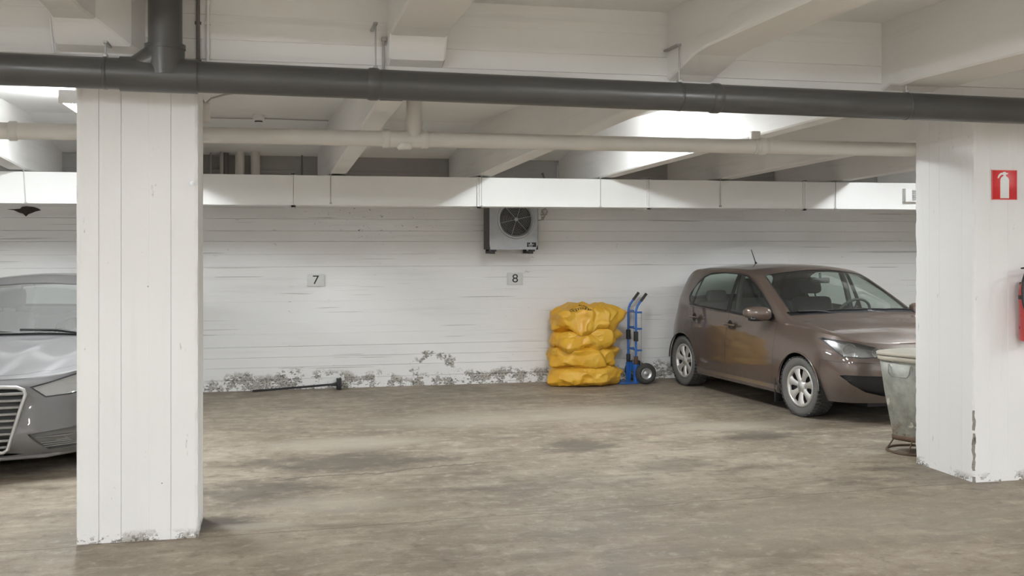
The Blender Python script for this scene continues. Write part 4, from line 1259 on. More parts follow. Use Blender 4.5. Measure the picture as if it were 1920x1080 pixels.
def glass_mat(name, tint, refl=1.0, keep=0.9):
    t = NT(name)
    tr = t.n('ShaderNodeBsdfTransparent'); tr.inputs[0].default_value = (*tint, 1)
    gl = t.n('ShaderNodeBsdfGlossy'); gl.inputs[0].default_value = (1, 1, 1, 1); gl.inputs[1].default_value = 0.02
    g = t.n('ShaderNodeNewGeometry')
    dp = t.n('ShaderNodeVectorMath', operation='DOT_PRODUCT'); t.l(g.outputs['Normal'], dp.inputs[0]); t.l(g.outputs['Incoming'], dp.inputs[1])
    sch = t.math('POWER', t.math('SUBTRACT', 1.0, t.math('ABSOLUTE', dp.outputs['Value']), clamp=True), 5.0)
    f = t.math('MULTIPLY', t.math('ADD', 0.045, t.math('MULTIPLY', sch, 0.95)), refl, clamp=True)
    du = t.n('ShaderNodeBsdfDiffuse'); du.inputs[0].default_value = (0.5, 0.5, 0.48, 1)
    m0 = t.n('ShaderNodeMixShader'); m0.inputs[0].default_value = 1 - keep
    t.l(tr.outputs[0], m0.inputs[1]); t.l(du.outputs[0], m0.inputs[2])
    mx = t.n('ShaderNodeMixShader'); t.l(f, mx.inputs[0]); t.l(m0.outputs[0], mx.inputs[1]); t.l(gl.outputs[0], mx.inputs[2])
    t.l(mx.outputs[0], t.out.inputs[0]); return t.m
M['glass'] = glass_mat('car_window_glass', (0.70, 0.78, 0.74), 1.3, 0.97)
M['dusty_glass'] = glass_mat('dusty_windscreen', (0.62, 0.64, 0.64), 1.3, 0.78)
M['lens'] = glass_mat('clear_lamp_lens', (0.92, 0.93, 0.93), 1.2, 0.985)
M['dusty_lens'] = glass_mat('dusty_lamp_lens', (0.85, 0.85, 0.85), 1.2, 0.75)
def paint_mat(name, col, metal=0.55, dust=0.0, rough=0.32):
    t = NT(name)
    p = t.obj(); s = t.sep(p)
    fl = t.noise(p, 900.0, 1)
    c = t.mix(t.rng(fl, 0.3, 0.7), tuple(x * 0.86 for x in col), tuple(min(1, x * 1.14) for x in col))
    n = t.noise(p, 5.0, 5, 0.6)
    low = t.rng(t.math('ADD', s[2], t.math('MULTIPLY', n, 0.25)), 0.50, 0.28)
    d = t.math('MULTIPLY', low, 0.35)
    if dust > 0: d = t.math('MAXIMUM', d, t.math('MULTIPLY', t.rng(n, 0.2, 0.8, 0.6, 1.0), dust))
    c = t.mix(d, c, (0.22, 0.21, 0.195))
    r = t.math('ADD', t.math('MULTIPLY', d, 0.45), rough)
    q = t.bsdf(c, r, t.math('MULTIPLY', t.math('SUBTRACT', 1.0, d), metal), None, coat=1.0, coat_rough=0.03)
    q.inputs['Coat IOR'].default_value = 1.75; q.inputs['Coat Roughness'].default_value = 0.015
    t.put(q.inputs['Coat Weight'], t.math('SUBTRACT', 1.0, t.math('MULTIPLY', d, 1.2), clamp=True))
    return t.m
M['chrome'] = plain('lamp_chrome', (0.78, 0.78, 0.77), 0.12, 1.0, grain=0.03)
M['lamp_dark'] = plain('lamp_bowl', (0.42, 0.42, 0.42), 0.22, 0.8, grain=0.05)
M['slat_dark'] = plain('dusty_intake', (0.15, 0.148, 0.142), 0.6)
M['lamp_pale'] = plain('pale_lamp_bowl', (0.68, 0.68, 0.67), 0.4, 0.3, grain=0.05)
M['red_lamp'] = plain('tail_lamp_red', (0.30, 0.03, 0.035), 0.15, grain=0.05, coat=1.0)
M['hubcap'] = plain('silver_hubcap', (0.60, 0.585, 0.56), 0.34, 0.55, grain=0.07, gscale=10)
M['cabin'] = plain('dark_cabin_trim', (0.045, 0.044, 0.043), 0.7, grain=0.15)
M['seat_cloth'] = plain('dark_seat_cloth', (0.06, 0.058, 0.056), 0.9, grain=0.25, gscale=60)
M['trim_grey'] = plain('matt_silver_trim', (0.50, 0.50, 0.49), 0.4, 0.5, grain=0.05)

def make_wheel(parent, x, y, rad, width, side, spokes=7, steer=0.0, hub=None):
    """side +1: outer face towards +y"""
    m = Matrix.Translation((x, y, rad)) @ Matrix.Rotation(steer, 4, 'Z') @ Matrix.Rotation(R(-90 * side), 4, 'X')
    rr = rad * 0.675
    h = width / 2
    b = MB(); b.lathe([(rr, -h * 0.75), (rr + 0.01, -h * 0.9), (rad * 0.85, -h), (rad * 0.955, -h * 0.93), (rad * 0.985, -h * 0.72), (rad * 0.985, h * 0.72), (rad * 0.955, h * 0.93), (rad * 0.85, h), (rr + 0.012, h * 0.9), (rr, h * 0.75)], 56, m)
    w = b.build('wheel', M['rubber_dust'], parent)
    tag(w, 'black tyre with silver hubcap')
    b = MB()
    for k in range(44):
        a = 2 * math.pi * k / 44
        for (z0, z1, sh) in ((-h * 0.98, -h * 0.50, 0.0), (-h * 0.44, -h * 0.05, 0.5), (h * 0.05, h * 0.44, 0.0), (h * 0.50, h * 0.98, 0.5)):
            q = m @ Matrix.Rotation(a + sh * 2 * math.pi / 44, 4, 'Z')
            r0 = rad * 0.95; r1 = rad if abs(z0) < h * 0.6 and abs(z1) < h * 0.6 else rad * 0.993
            b.box(r0, r1, -0.0145, 0.0145, z0, z1, q)
    b.build('tread', M['rubber'], w)
    hm = hub or M['hubcap']
    b = MB(); b.lathe([(0.0, h * 0.42), (rr * 0.98, h * 0.42)], 40, m); b.lathe([(rr * 0.995, -h * 0.6), (rr * 0.995, h * 0.75)], 40, m); b.build('wheel_disc', M['black'], w)
    b = MB()
    N = spokes
    def ringpt(r, a, z): return m @ Vector((r * math.cos(a), r * math.sin(a), z))
    # outer rim of the cap, hub and spokes with open slots between
    b.lathe([(rr * 1.01, h * 0.70), (rr * 1.005, h * 0.86), (rr * 0.95, h * 0.90), (rr * 0.87, h * 0.80), (rr * 0.86, h * 0.55)], 56, m)
    b.lathe([(0.0, h * 0.80), (0.032, h * 0.80), (0.036, h * 0.74), (0.062, h * 0.70), (0.07, h * 0.5)], 28, m)
    for k in range(N):
        a = 2 * math.pi * k / N + 0.2
        pts = []
        for (r, hw, z) in ((0.05, 0.030, 0.70), (rr * 0.42, 0.026, 0.80), (rr * 0.65, 0.033, 0.84), (rr * 0.89, 0.055, 0.82)):
            for s_ in (-1.0, -0.6, 0.6, 1.0):
                da = s_ * hw / r
                pts.append(ringpt(r, a + da, h * (z - (0.18 if abs(s_) > 0.9 else 0.0))))
        b.add(pts, [(i * 4 + j, i * 4 + j + 1, (i + 1) * 4 + j + 1, (i + 1) * 4 + j) for i in range(3) for j in range(3)], True)
    b.build('hubcap', hm, w)
    b = MB(); b.lathe([(0.0, h * 0.83), (0.026, h * 0.82), (0.028, h * 0.80)], 20, m); b.build('centre_cap', M['trim_grey'], w)
    return w

def seat(parent, x, y, z, w=0.46, name='front_seat'):
    m = Matrix.Translation((x, y, z))
    b = MB()
    b.rbox(-0.02, 0.48, -w / 2, w / 2, 0.0, 0.16, 0.06, m)
    t = m @ Matrix.Translation((0.02, 0, 0.10)) @ Matrix.Rotation(R(-16), 4, 'Y')
    b.rbox(-0.13, 0.0, -w / 2, w / 2, 0.0, 0.60, 0.055, t)
    o = b.build(name, M['seat_cloth'], parent)
    b = MB(); b.rbox(-0.115, -0.015, -0.14, 0.14, 0.64, 0.83, 0.045, t); b.tube([t @ Vector((-0.06, -0.06, 0.58)), t @ Vector((-0.06, -0.06, 0.66))], 0.008, 6); b.tube([t @ Vector((-0.06, 0.06, 0.58)), t @ Vector((-0.06, 0.06, 0.66))], 0.008, 6)
    b.build('headrest', M['seat_cloth'], o)

def steering_wheel(parent, x, y, z):
    m = Matrix.Translation((x, y, z)) @ Matrix.Rotation(R(-62), 4, 'Y')
    b = MB(); b.tube([m @ Vector((0.185 * math.cos(2 * math.pi * i / 28), 0.185 * math.sin(2 * math.pi * i / 28), 0)) for i in range(28)], 0.015, 8, closed=True)
    b.lathe([(0.0, 0.02), (0.06, 0.015), (0.07, -0.01), (0.03, -0.06), (0.03, -0.3)], 16, m)
    for a in (0, 130, 230): b.tube([m @ Vector((0.05 * math.cos(R(a)), 0.05 * math.sin(R(a)), 0)), m @ Vector((0.18 * math.cos(R(a)), 0.18 * math.sin(R(a)), 0))], 0.013, 6)
    b.build('steering_wheel', M['cabin'], parent)

def wing_mirror(parent, x, w, z, s, paint, size=1.0):
    root = MB()
    pts = []; nu, nv = 18, 12
    for i in range(nv + 1):
        t = -math.pi / 2 + math.pi * i / nv
        for j in range(nu):
            a = 2 * math.pi * j / nu
            c, d = math.cos(t), math.sin(t)
            sx = abs(math.cos(a)) ** 0.7 * math.copysign(1, math.cos(a)); sz = abs(math.sin(a)) ** 0.75 * math.copysign(1, math.sin(a))
            lat = math.copysign(abs(d) ** 0.8, d)
            taper = 1.0 - 0.18 * lat
            px_ = 0.085 * sx * c ** 0.6 * taper
            if px_ < -0.035: px_ = -0.035
            pts.append((x + px_ * size - 0.03 * lat, s * (w + 0.118 * size * lat), z + 0.072 * size * sz * c ** 0.6 * taper + 0.008 * lat))
    fs = [(i * nu + j, i * nu + (j + 1) % nu, (i + 1) * nu + (j + 1) % nu, (i + 1) * nu + j) for i in range(nv) for j in range(nu)]
    root.add(pts, fs, True)
    o = root.build('wing_mirror', paint, parent)
    b = MB(); b.rbox(x - 0.036, x + 0.055, w - 0.10 * size, w + 0.085 * size, z - 0.078 * size, z - 0.030 * size, 0.02, Matrix.Scale(s, 4, (0, 1, 0)) if s < 0 else None); b.build('mirror_base', M['black'], o)
    b = MB(); b.tube([(x + 0.01, s * (w - 0.06), z - 0.05 * size), (x + 0.015, s * (w - 0.19), z - 0.05 * size)], [0.028, 0.035], 10); b.build('mirror_arm', M['black'], o)
    b = MB(); b.rbox(x - 0.042, x - 0.036, w - 0.085 * size, w + 0.085 * size, z - 0.045 * size, z + 0.05 * size, 0.003, Matrix.Scale(s, 4, (0, 1, 0)) if s < 0 else None); b.build('mirror_glass', M['chrome'], o)
    return o

def arch_liner(parent, cx, cz, r, w0, w1):
    for s in (-1, 1):
        b = MB()
        n = 20
        vs = []
        for i in range(n + 1):
            a = math.pi * i / n
            for w in (w0, w1): vs.append((cx + r * math.cos(a), s * w, cz + r * math.sin(a)))
        b.add(vs, [(2 * i, 2 * i + 1, 2 * i + 3, 2 * i + 2) for i in range(n)], True)
        b.add([(cx + r * math.cos(math.pi * i / n), s * w0, cz + r * math.sin(math.pi * i / n)) for i in range(n + 1)] + [(cx - r, s * w0, 0.16), (cx + r, s * w0, 0.16)], [list(range(n + 1)) + [n + 1, n + 2]])
        for sx in (-1, 1): b.add([(cx + sx * r, s * w0, 0.19), (cx + sx * r, s * w1, 0.19), (cx + sx * r, s * w1, cz), (cx + sx * r, s * w0, cz)], [(0, 1, 2, 3)])
        b.build('arch_liner', M['black'], parent)

# ---------------------------------------------------------------- brown hatchback
BROWN = paint_mat('brown_metallic_paint', (0.10, 0.069, 0.054), 0.25, rough=0.45)
WB = 2.377
hx = [-0.52, -0.50, -0.42, -0.25, 0.0, 0.5, 1.0, 1.5, 2.0, WB, 2.74, 2.97, 3.10, 3.155]
hw = [0.0, 0.48, 0.72, 0.80, 0.828, 0.838, 0.84, 0.84, 0.838, 0.832, 0.79, 0.67, 0.42, 0.0]
def row(dw, z, dxf, dxr=0.0, zf=None):
    out = []
    for i, (x, w) in enumerate(zip(hx, hw)):
        f = max(0.0, (x - 2.5) / (3.155 - 2.5)); r_ = max(0.0, (-0.2 - x) / 0.32)
        zz = z if zf is None else z + (zf - z) * f
        out.append((x + dxf * f + dxr * r_, max(0.0, w + dw) if w > 0.01 else 0.0, zz))
    return out
belt_x = [-0.49, -0.47, -0.40, -0.25, 0.0, 0.5, 1.0, 1.5, 2.0, WB, 2.72, 2.92, 3.02, 3.055]
belt_w = [0.0, 0.45, 0.66, 0.745, 0.77, 0.785, 0.787, 0.785, 0.778, 0.768, 0.735, 0.61, 0.38, 0.0]
belt_z = [0.93, 0.93, 0.935, 0.955, 0.965, 0.955, 0.938, 0.918, 0.905, 0.888, 0.842, 0.795, 0.77, 0.762]
car = empty('hatchback_car', (5.651 + 0.9938 * 0.09, 12.105 + 0.1115 * 0.09, 0.0), math.atan2(-0.9938, 0.1115))
car.scale = (1.0, 1.12, 1.0)
tag(car, 'brown metallic five-door hatchback parked with its back to the wall', 'car')
P = dict(cols=list(zip(hx, hw)), paint=BROWN, cowl_x=2.08,
    rows=[row(-0.055, 0.20, -0.09, 0.05), row(-0.018, 0.31, -0.02), row(0.0, 0.50, 0.0), row(-0.012, 0.70, -0.025, 0.0, 0.66), list(zip(belt_x, belt_w, belt_z))],
    row_knots=[0, 0.12, 0.33, 0.55, 0.80],
    zc=[(-0.49, 0.94), (-0.46, 0.99), (-0.40, 1.13), (-0.31, 1.30), (-0.24, 1.395), (-0.12, 1.432), (0.2, 1.458), (0.6, 1.468), (0.95, 1.466), (1.2, 1.452), (1.36, 1.418), (1.6, 1.298), (1.88, 1.135), (2.06, 1.028), (2.14, 0.995), (2.4, 0.945), (2.7, 0.89), (2.88, 0.837), (3.0, 0.793), (3.055, 0.764)],
    zr=[(-0.49, 0.935), (-0.44, 1.0), (-0.37, 1.13), (-0.28, 1.27), (-0.19, 1.352), (0.0, 1.39), (0.3, 1.408), (0.6, 1.412), (0.9, 1.408), (1.12, 1.39), (1.28, 1.345), (1.5, 1.245), (1.8, 1.09), (2.0, 0.982), (2.1, 0.945), (2.4, 0.912), (2.7, 0.858), (2.9, 0.809), (3.0, 0.776), (3.055, 0.763)],
    wr=[(-0.49, 0.64), (-0.35, 0.63), (-0.15, 0.615), (0.2, 0.61), (0.8, 0.615), (1.2, 0.63), (1.5, 0.66), (1.8, 0.70), (2.0, 0.725), (2.15, 0.735), (2.6, 0.71), (3.055, 0.66)],
    regions=[
        dict(name='arch_rear', poly=arch(0.0, 0.30, 0.335), proj='side', patch=(0,), wmin=0.5, delete=True),
        dict(name='arch_front', poly=arch(WB, 0.30, 0.335), proj='side', patch=(0,), wmin=0.5, delete=True, xhi=2.80),
        dict(name='front_window', poly=[(1.84, 0.935), (1.02, 0.958), (0.985, 1.355), (1.13, 1.338), (1.27, 1.28), (1.5, 1.172), (1.72, 1.04)], proj='side', patch=(1,), mat=M['glass'], rec=0.004, paired=True, oname='side_window'),
        dict(name='rear_window', poly=[(0.945, 0.960), (0.915, 1.358), (0.6, 1.362), (0.36, 1.350), (0.215, 1.300), (0.165, 0.998), (0.3, 0.985)], proj='side', patch=(1,), mat=M['glass'], rec=0.004, paired=True, oname='side_window'),
        dict(name='quarter_window', poly=[(0.135, 1.003), (0.175, 1.262), (0.10, 1.21), (0.03, 1.11), (0.02, 1.06), (0.06, 1.015)], proj='side', patch=(1,), mat=M['glass'], rec=0.004, paired=True, oname='quarter_window'),
        dict(name='window_frame', poly=[(1.90, 0.922), (1.0, 0.945), (0.3, 0.972), (0.05, 1.0), (0.0, 1.05), (0.01, 1.115), (0.085, 1.225), (0.19, 1.31), (0.33, 1.362), (0.6, 1.375), (0.98, 1.369), (1.15, 1.352), (1.29, 1.292), (1.5, 1.19), (1.75, 1.04)], proj='side', patch=(1,), mat=M['black'], paired=True),
        dict(name='front_door', poly=[(1.02, 0.26), (1.90, 0.26), (1.955, 0.40), (1.965, 0.62), (1.96, 0.906), (1.02, 0.936)], proj='side', patch=(0, 1), wmin=0.5, mat=BROWN, gap=0.006, paired=True, oname='car_door'),
        dict(name='rear_door', poly=[(1.012, 0.26), (0.47, 0.26), (0.40, 0.40), (0.345, 0.56), (0.235, 0.72), (0.15, 0.86), (0.11, 0.958), (1.012, 0.936)], proj='side', patch=(0, 1), wmin=0.5, mat=BROWN, gap=0.006, paired=True, oname='car_door'),
        dict(name='windscreen', poly=[(2.075, -0.1), (2.075, 0.0), (2.055, 0.35), (1.985, 0.668), (1.8, 0.638), (1.5, 0.592), (1.32, 0.558), (1.315, 0.50), (1.35, 0.3), (1.365, 0.0), (1.365, -0.1)], proj='top', patch=(2,), mat=M['glass'], rec=0.003, gap=0.012),
        dict(name='cowl', poly=[(2.15, -0.1), (2.15, 0.0), (2.125, 0.4), (2.05, 0.70), (1.97, 0.695), (2.04, 0.35), (2.06, 0.0), (2.06, -0.1)], proj='top', patch=(2,), mat=M['black'], rec=0.012),
        dict(name='rear_screen', poly=[(-0.27, -0.1), (-0.27, 0.46), (-0.30, 0.50), (-0.43, 0.52), (-0.445, 0.48), (-0.45, -0.1)], proj='top', patch=(2,), mat=M['glass'], rec=0.003, gap=0.02),
        dict(name='headlight', poly=[(0.345, 0.655), (0.40, 0.640), (0.56, 0.630), (0.70, 0.638), (0.735, 0.69), (0.775, 0.795), (0.76, 0.812), (0.64, 0.780), (0.50, 0.745), (0.36, 0.710), (0.335, 0.682)], proj='front', xlo=2.55, mat=M['lamp_dark'], rec=(-0.05, -0.01, 0.0), paired=True, lens=True, gap=0.007),
        dict(name='grille', poly=[(-0.1, 0.650), (0.325, 0.655), (0.315, 0.703), (0.2, 0.717), (-0.1, 0.725)], proj='front', xlo=2.8, mat=M['black'], rec=(-0.03, 0, 0)),
        dict(name='lower_intake', poly=[(-0.1, 0.265), (0.40, 0.272), (0.55, 0.312), (0.66, 0.385), (0.725, 0.462), (0.70, 0.472), (0.40, 0.462), (-0.1, 0.455)], proj='front', xlo=2.8, patch=(0,), mat=M['black'], rec=(-0.05, 0, 0), gap=0.0),
        dict(name='tail_lamp', poly=[(0.56, 0.72), (0.86, 0.72), (0.86, 0.945), (0.62, 0.94)], proj='front', xhi=-0.33, mat=M['red_lamp'], paired=True),
        dict(name='hood', poly=[(2.165, -0.1), (2.165, 0.0), (2.14, 0.4), (2.075, 0.695), (2.4, 0.70), (2.65, 0.675), (2.82, 0.58), (2.93, 0.42), (2.985, 0.2), (3.0, 0.0), (3.0, -0.1)], proj='top', patch=(1, 2), mat=BROWN, gap=0.006),
        dict(name='front_bumper', poly=[(2.745, 0.1), (3.3, 0.1), (3.3, 0.58), (2.70, 0.60), (2.695, 0.50)], proj='side', patch=(0,), mat=BROWN, gap=0.0045, xlo=2.60),
    ])
made = build_car(P, car)
arch_liner(car, 0.0, 0.30, 0.345, 0.50, 0.80); arch_liner(car, WB, 0.30, 0.345, 0.50, 0.80)
for (x, st) in ((0.0, 0.0), (WB, R(3))):
    for s in (-1, 1): make_wheel(car, x, s * 0.725, 0.298, 0.185, s, 7, st)
# wheel arch lips
for cx in (0.0, WB):
    for s in (-1, 1):
        b = MB(); b.tube([(cx + 0.337 * math.cos(a), s * (0.828 - 0.01 * abs(math.cos(a)) ** 2), 0.30 + 0.337 * math.sin(a)) for a in [math.pi * (i + 0.3) / 24.6 for i in range(25)]], 0.009, 6); b.build('arch_lip', BROWN, car)
b = MB(); b.box(-0.40, 2.95, -0.48, 0.48, 0.16, 0.24); b.box(0.36, 2.0, -0.72, 0.72, 0.16, 0.24); b.build('underbody', M['black'], car)
for s in (-1, 1):
    b = MB(); b.prism([(0.78, 0.175), (0.815, 0.19), (0.828, 0.225), (0.825, 0.262), (0.77, 0.275), (0.76, 0.20)], 0.36, 2.02, 'x', Matrix.Scale(s, 4, (0, 1, 0))); b.build('side_sill', BROWN, car)
    b = MB(); b.rbox(1.975, 1.99, 0.69, 0.83, 0.09, 0.34, 0.006, Matrix.Scale(s, 4, (0, 1, 0))); b.build('mud_flap', M['black'], car)
    wing_mirror(car, 1.80, 0.915, 0.985, s, BROWN, 1.0)
    # door handles: dark dished recess with a grip bar across it
    for (hx_, hz_) in ((1.13, 0.815), (0.33, 0.842)):
        c = Matrix.Translation((hx_, s * 0.832, hz_)) @ Matrix.Rotation(R(-90 * s), 4, 'X')
        b = MB(); b.lathe([(0.0, -0.001), (0.035, 0.002), (0.05, 0.006)], 20, c); d = b.build('handle_recess', M['black'], car)
        b = MB(); b.rbox(-0.105, 0.105, -0.012, 0.012, 0.012, 0.028, 0.006, c); b.build('door_handle', BROWN, car)
    b = MB(); b.tube([(0.99, s * 0.793, 0.948), (1.4, s * 0.795, 0.938), (1.86, s * 0.787, 0.926)], 0.006, 6); b.tube([(0.1, s * 0.786, 0.985), (0.5, s * 0.794, 0.968), (0.95, s * 0.793, 0.950)], 0.006, 6); b.build('window_seal', M['black'], car)
# lamps: round main reflector, ribbed strip and indicator bowl
for k, o in enumerate(made['headlight']):
    s = 1 if k == 0 else -1
    for (x, w, z, r_) in ((2.885, 0.625, 0.702, 0.055), (3.02, 0.435, 0.682, 0.040)):
        m = Matrix.Translation((x, s * w, z)) @ Matrix.Rotation(R(90), 4, 'Y') @ Matrix.Rotation(R(-18 * s), 4, 'X')
        b = MB(); b.lathe([(0.0, -0.02), (r_ * 0.5, -0.012), (r_ * 0.9, 0.006), (r_, 0.022), (r_ * 1.1, 0.022)], 24, m); b.build('reflector', M['chrome'], o)
        b = MB(); b.lathe([(0.0, 0.012), (0.012, 0.006), (0.014, -0.01)], 14, m); b.build('bulb', M['lens'], o)
    b = MB(); b.prism([(0.47, 0.663), (0.575, 0.670), (0.575, 0.728), (0.49, 0.710)], 2.90, 2.925, 'x', Matrix.Scale(s, 4, (0, 1, 0))); b.build('reflector', M['chrome'], o)
for z in (0.668, 0.692):
    b = MB(); b.tube([(3.085, -0.31, z), (3.115, 0.0, z), (3.085, 0.31, z)], 0.004, 6); b.build('grille_bar', M['trim_grey'], car)
for z in (0.31, 0.345, 0.38, 0.415):
    b = MB(); b.tube([(2.93, -0.56 - (z - 0.29) * 0.9, z), (3.07, -0.3, z), (3.09, 0, z), (3.07, 0.3, z), (2.93, 0.56 + (z - 0.29) * 0.9, z)], 0.005, 6); b.build('intake_bar', M['cabin'], car)
# aerial, wipers
b = MB(); b.tube([(0.16, 0, 1.452), (0.14, 0, 1.475)], [0.016, 0.009], 10); b.tube([(0.14, 0, 1.475), (0.045, 0, 1.625)], [0.0055, 0.004], 8); b.build('aerial', M['black'], car)
for (y0, y1) in ((0.30, -0.28), (-0.22, -0.60)):
    b = MB(); b.tube([(2.10, y0, 0.985), (2.045, (y0 + y1) / 2, 1.012), (2.02, y1, 1.012)], 0.009, 6); b.tube([(2.07, y0 - 0.08, 1.006), (2.045, (y0 + y1) / 2, 1.018), (2.0, y1, 1.018)], 0.006, 6); b.build('wiper', M['black'], car)
# cabin
b = MB(); b.rbox(1.72, 2.02, -0.66, 0.66, 0.62, 0.935, 0.05); b.rbox(1.58, 1.75, 0.16, 0.58, 0.86, 0.955, 0.04); b.build('dashboard', M['cabin'], car)
b = MB(); b.box(-0.35, 2.0, -0.68, 0.68, 0.26, 0.30); b.box(-0.40, -0.36, -0.62, 0.62, 0.3, 0.9); b.build('cabin_floor', M['cabin'], car)
for s in (-1, 1):
    b = MB(); b.box(-0.1, 1.95, 0.70, 0.735, 0.3, 0.90, Matrix.Scale(s, 4, (0, 1, 0))); b.build('door_trim', M['cabin'], car)
seat(car, 0.93, 0.34, 0.42); seat(car, 0.93, -0.34, 0.42)
b = MB(); b.rbox(0.12, 0.60, -0.60, 0.60, 0.40, 0.56, 0.05); b.rbox(0.0, 0.12, -0.60, 0.60, 0.45, 1.0, 0.05, Matrix.Rotation(R(-10), 4, 'Y')); b.rbox(-0.32, 0.02, -0.58, 0.58, 0.86, 0.90, 0.01); b.build('rear_seat', M['seat_cloth'], car)
for y in (-0.35, 0.35):
    b = MB(); b.rbox(-0.16, -0.07, y - 0.12, y + 0.12, 0.98, 1.13, 0.04); b.build('headrest', M['seat_cloth'], car)
steering_wheel(car, 1.50, 0.35, 0.93)
b = MB(); b.rbox(1.43, 1.46, -0.11, 0.11, 1.27, 1.33, 0.02); b.tube([(1.45, 0, 1.31), (1.44, 0, 1.38)], 0.012, 8); b.build('rear_view_mirror', M['black'], car)
for s in (-1, 1):
    b = MB(); b.tube([(0.97, s * 0.675, 0.95), (0.95, s * 0.63, 1.2), (0.93, s * 0.58, 1.37)], 0.03, 8); b.build('centre_pillar_trim', M['cabin'], car)

# ---------------------------------------------------------------- silver-grey car behind the pillar
SILVER = paint_mat('dusty_silver_paint', (0.125, 0.125, 0.13), 0.3, dust=0.32, rough=0.45)
WA = 2.58
ax_ = [-0.72, -0.70, -0.58, -0.32, 0.0, 0.55, 1.1, 1.65, 2.2, WA, 2.98, 3.22, 3.37, 3.43]
aw_ = [0.0, 0.52, 0.78, 0.86, 0.882, 0.89, 0.89, 0.89, 0.888, 0.882, 0.85, 0.73, 0.42, 0.0]
def arow(dw, z, dxf, dxr=0.0, zf=None):
    out = []
    for x, w in zip(ax_, aw_):
        f = max(0.0, (x - 2.7) / (3.43 - 2.7)); r_ = max(0.0, (-0.3 - x) / 0.42)
        zz = z if zf is None else z + (zf - z) * f
        out.append((x + dxf * f + dxr * r_, max(0.0, w + dw) if w > 0.01 else 0.0, zz))
    return out
abx = [-0.66, -0.64, -0.53, -0.32, 0.0, 0.55, 1.1, 1.65, 2.2, WA, 2.95, 3.16, 3.285, 3.33]
abw = [0.0, 0.5, 0.72, 0.79, 0.815, 0.83, 0.832, 0.832, 0.828, 0.82, 0.79, 0.68, 0.40, 0.0]
abz = [0.92, 0.92, 0.925, 0.94, 0.945, 0.935, 0.92, 0.905, 0.89, 0.865, 0.82, 0.775, 0.735, 0.72]
def silver_crease(x, w):
    if x < 2.2: return 0.0
    k = min(1.0, (x - 2.2) / 0.2) * min(1.0, max(0.0, (3.3 - x) / 0.15))
    w1 = 0.40 + (3.3 - x) * 0.42; w2 = 0.13 + (3.2 - x) * 0.26
    up = lambda d, wd: math.exp(-(d / wd) ** 2)
    s1 = 0.014 / (1 + math.exp((w - w1) / 0.012)); s2 = 0.010 / (1 + math.exp((w - w2) / 0.014))
    return k * (s1 * up(w - w1, 0.16) + s2 * up(w - w2, 0.12))
car2 = empty('silver_car', (-2.05, 8.32 + 3.43, 0.0), R(-90))
tag(car2, 'dusty silver-grey car half hidden behind the concrete pillar', 'car')
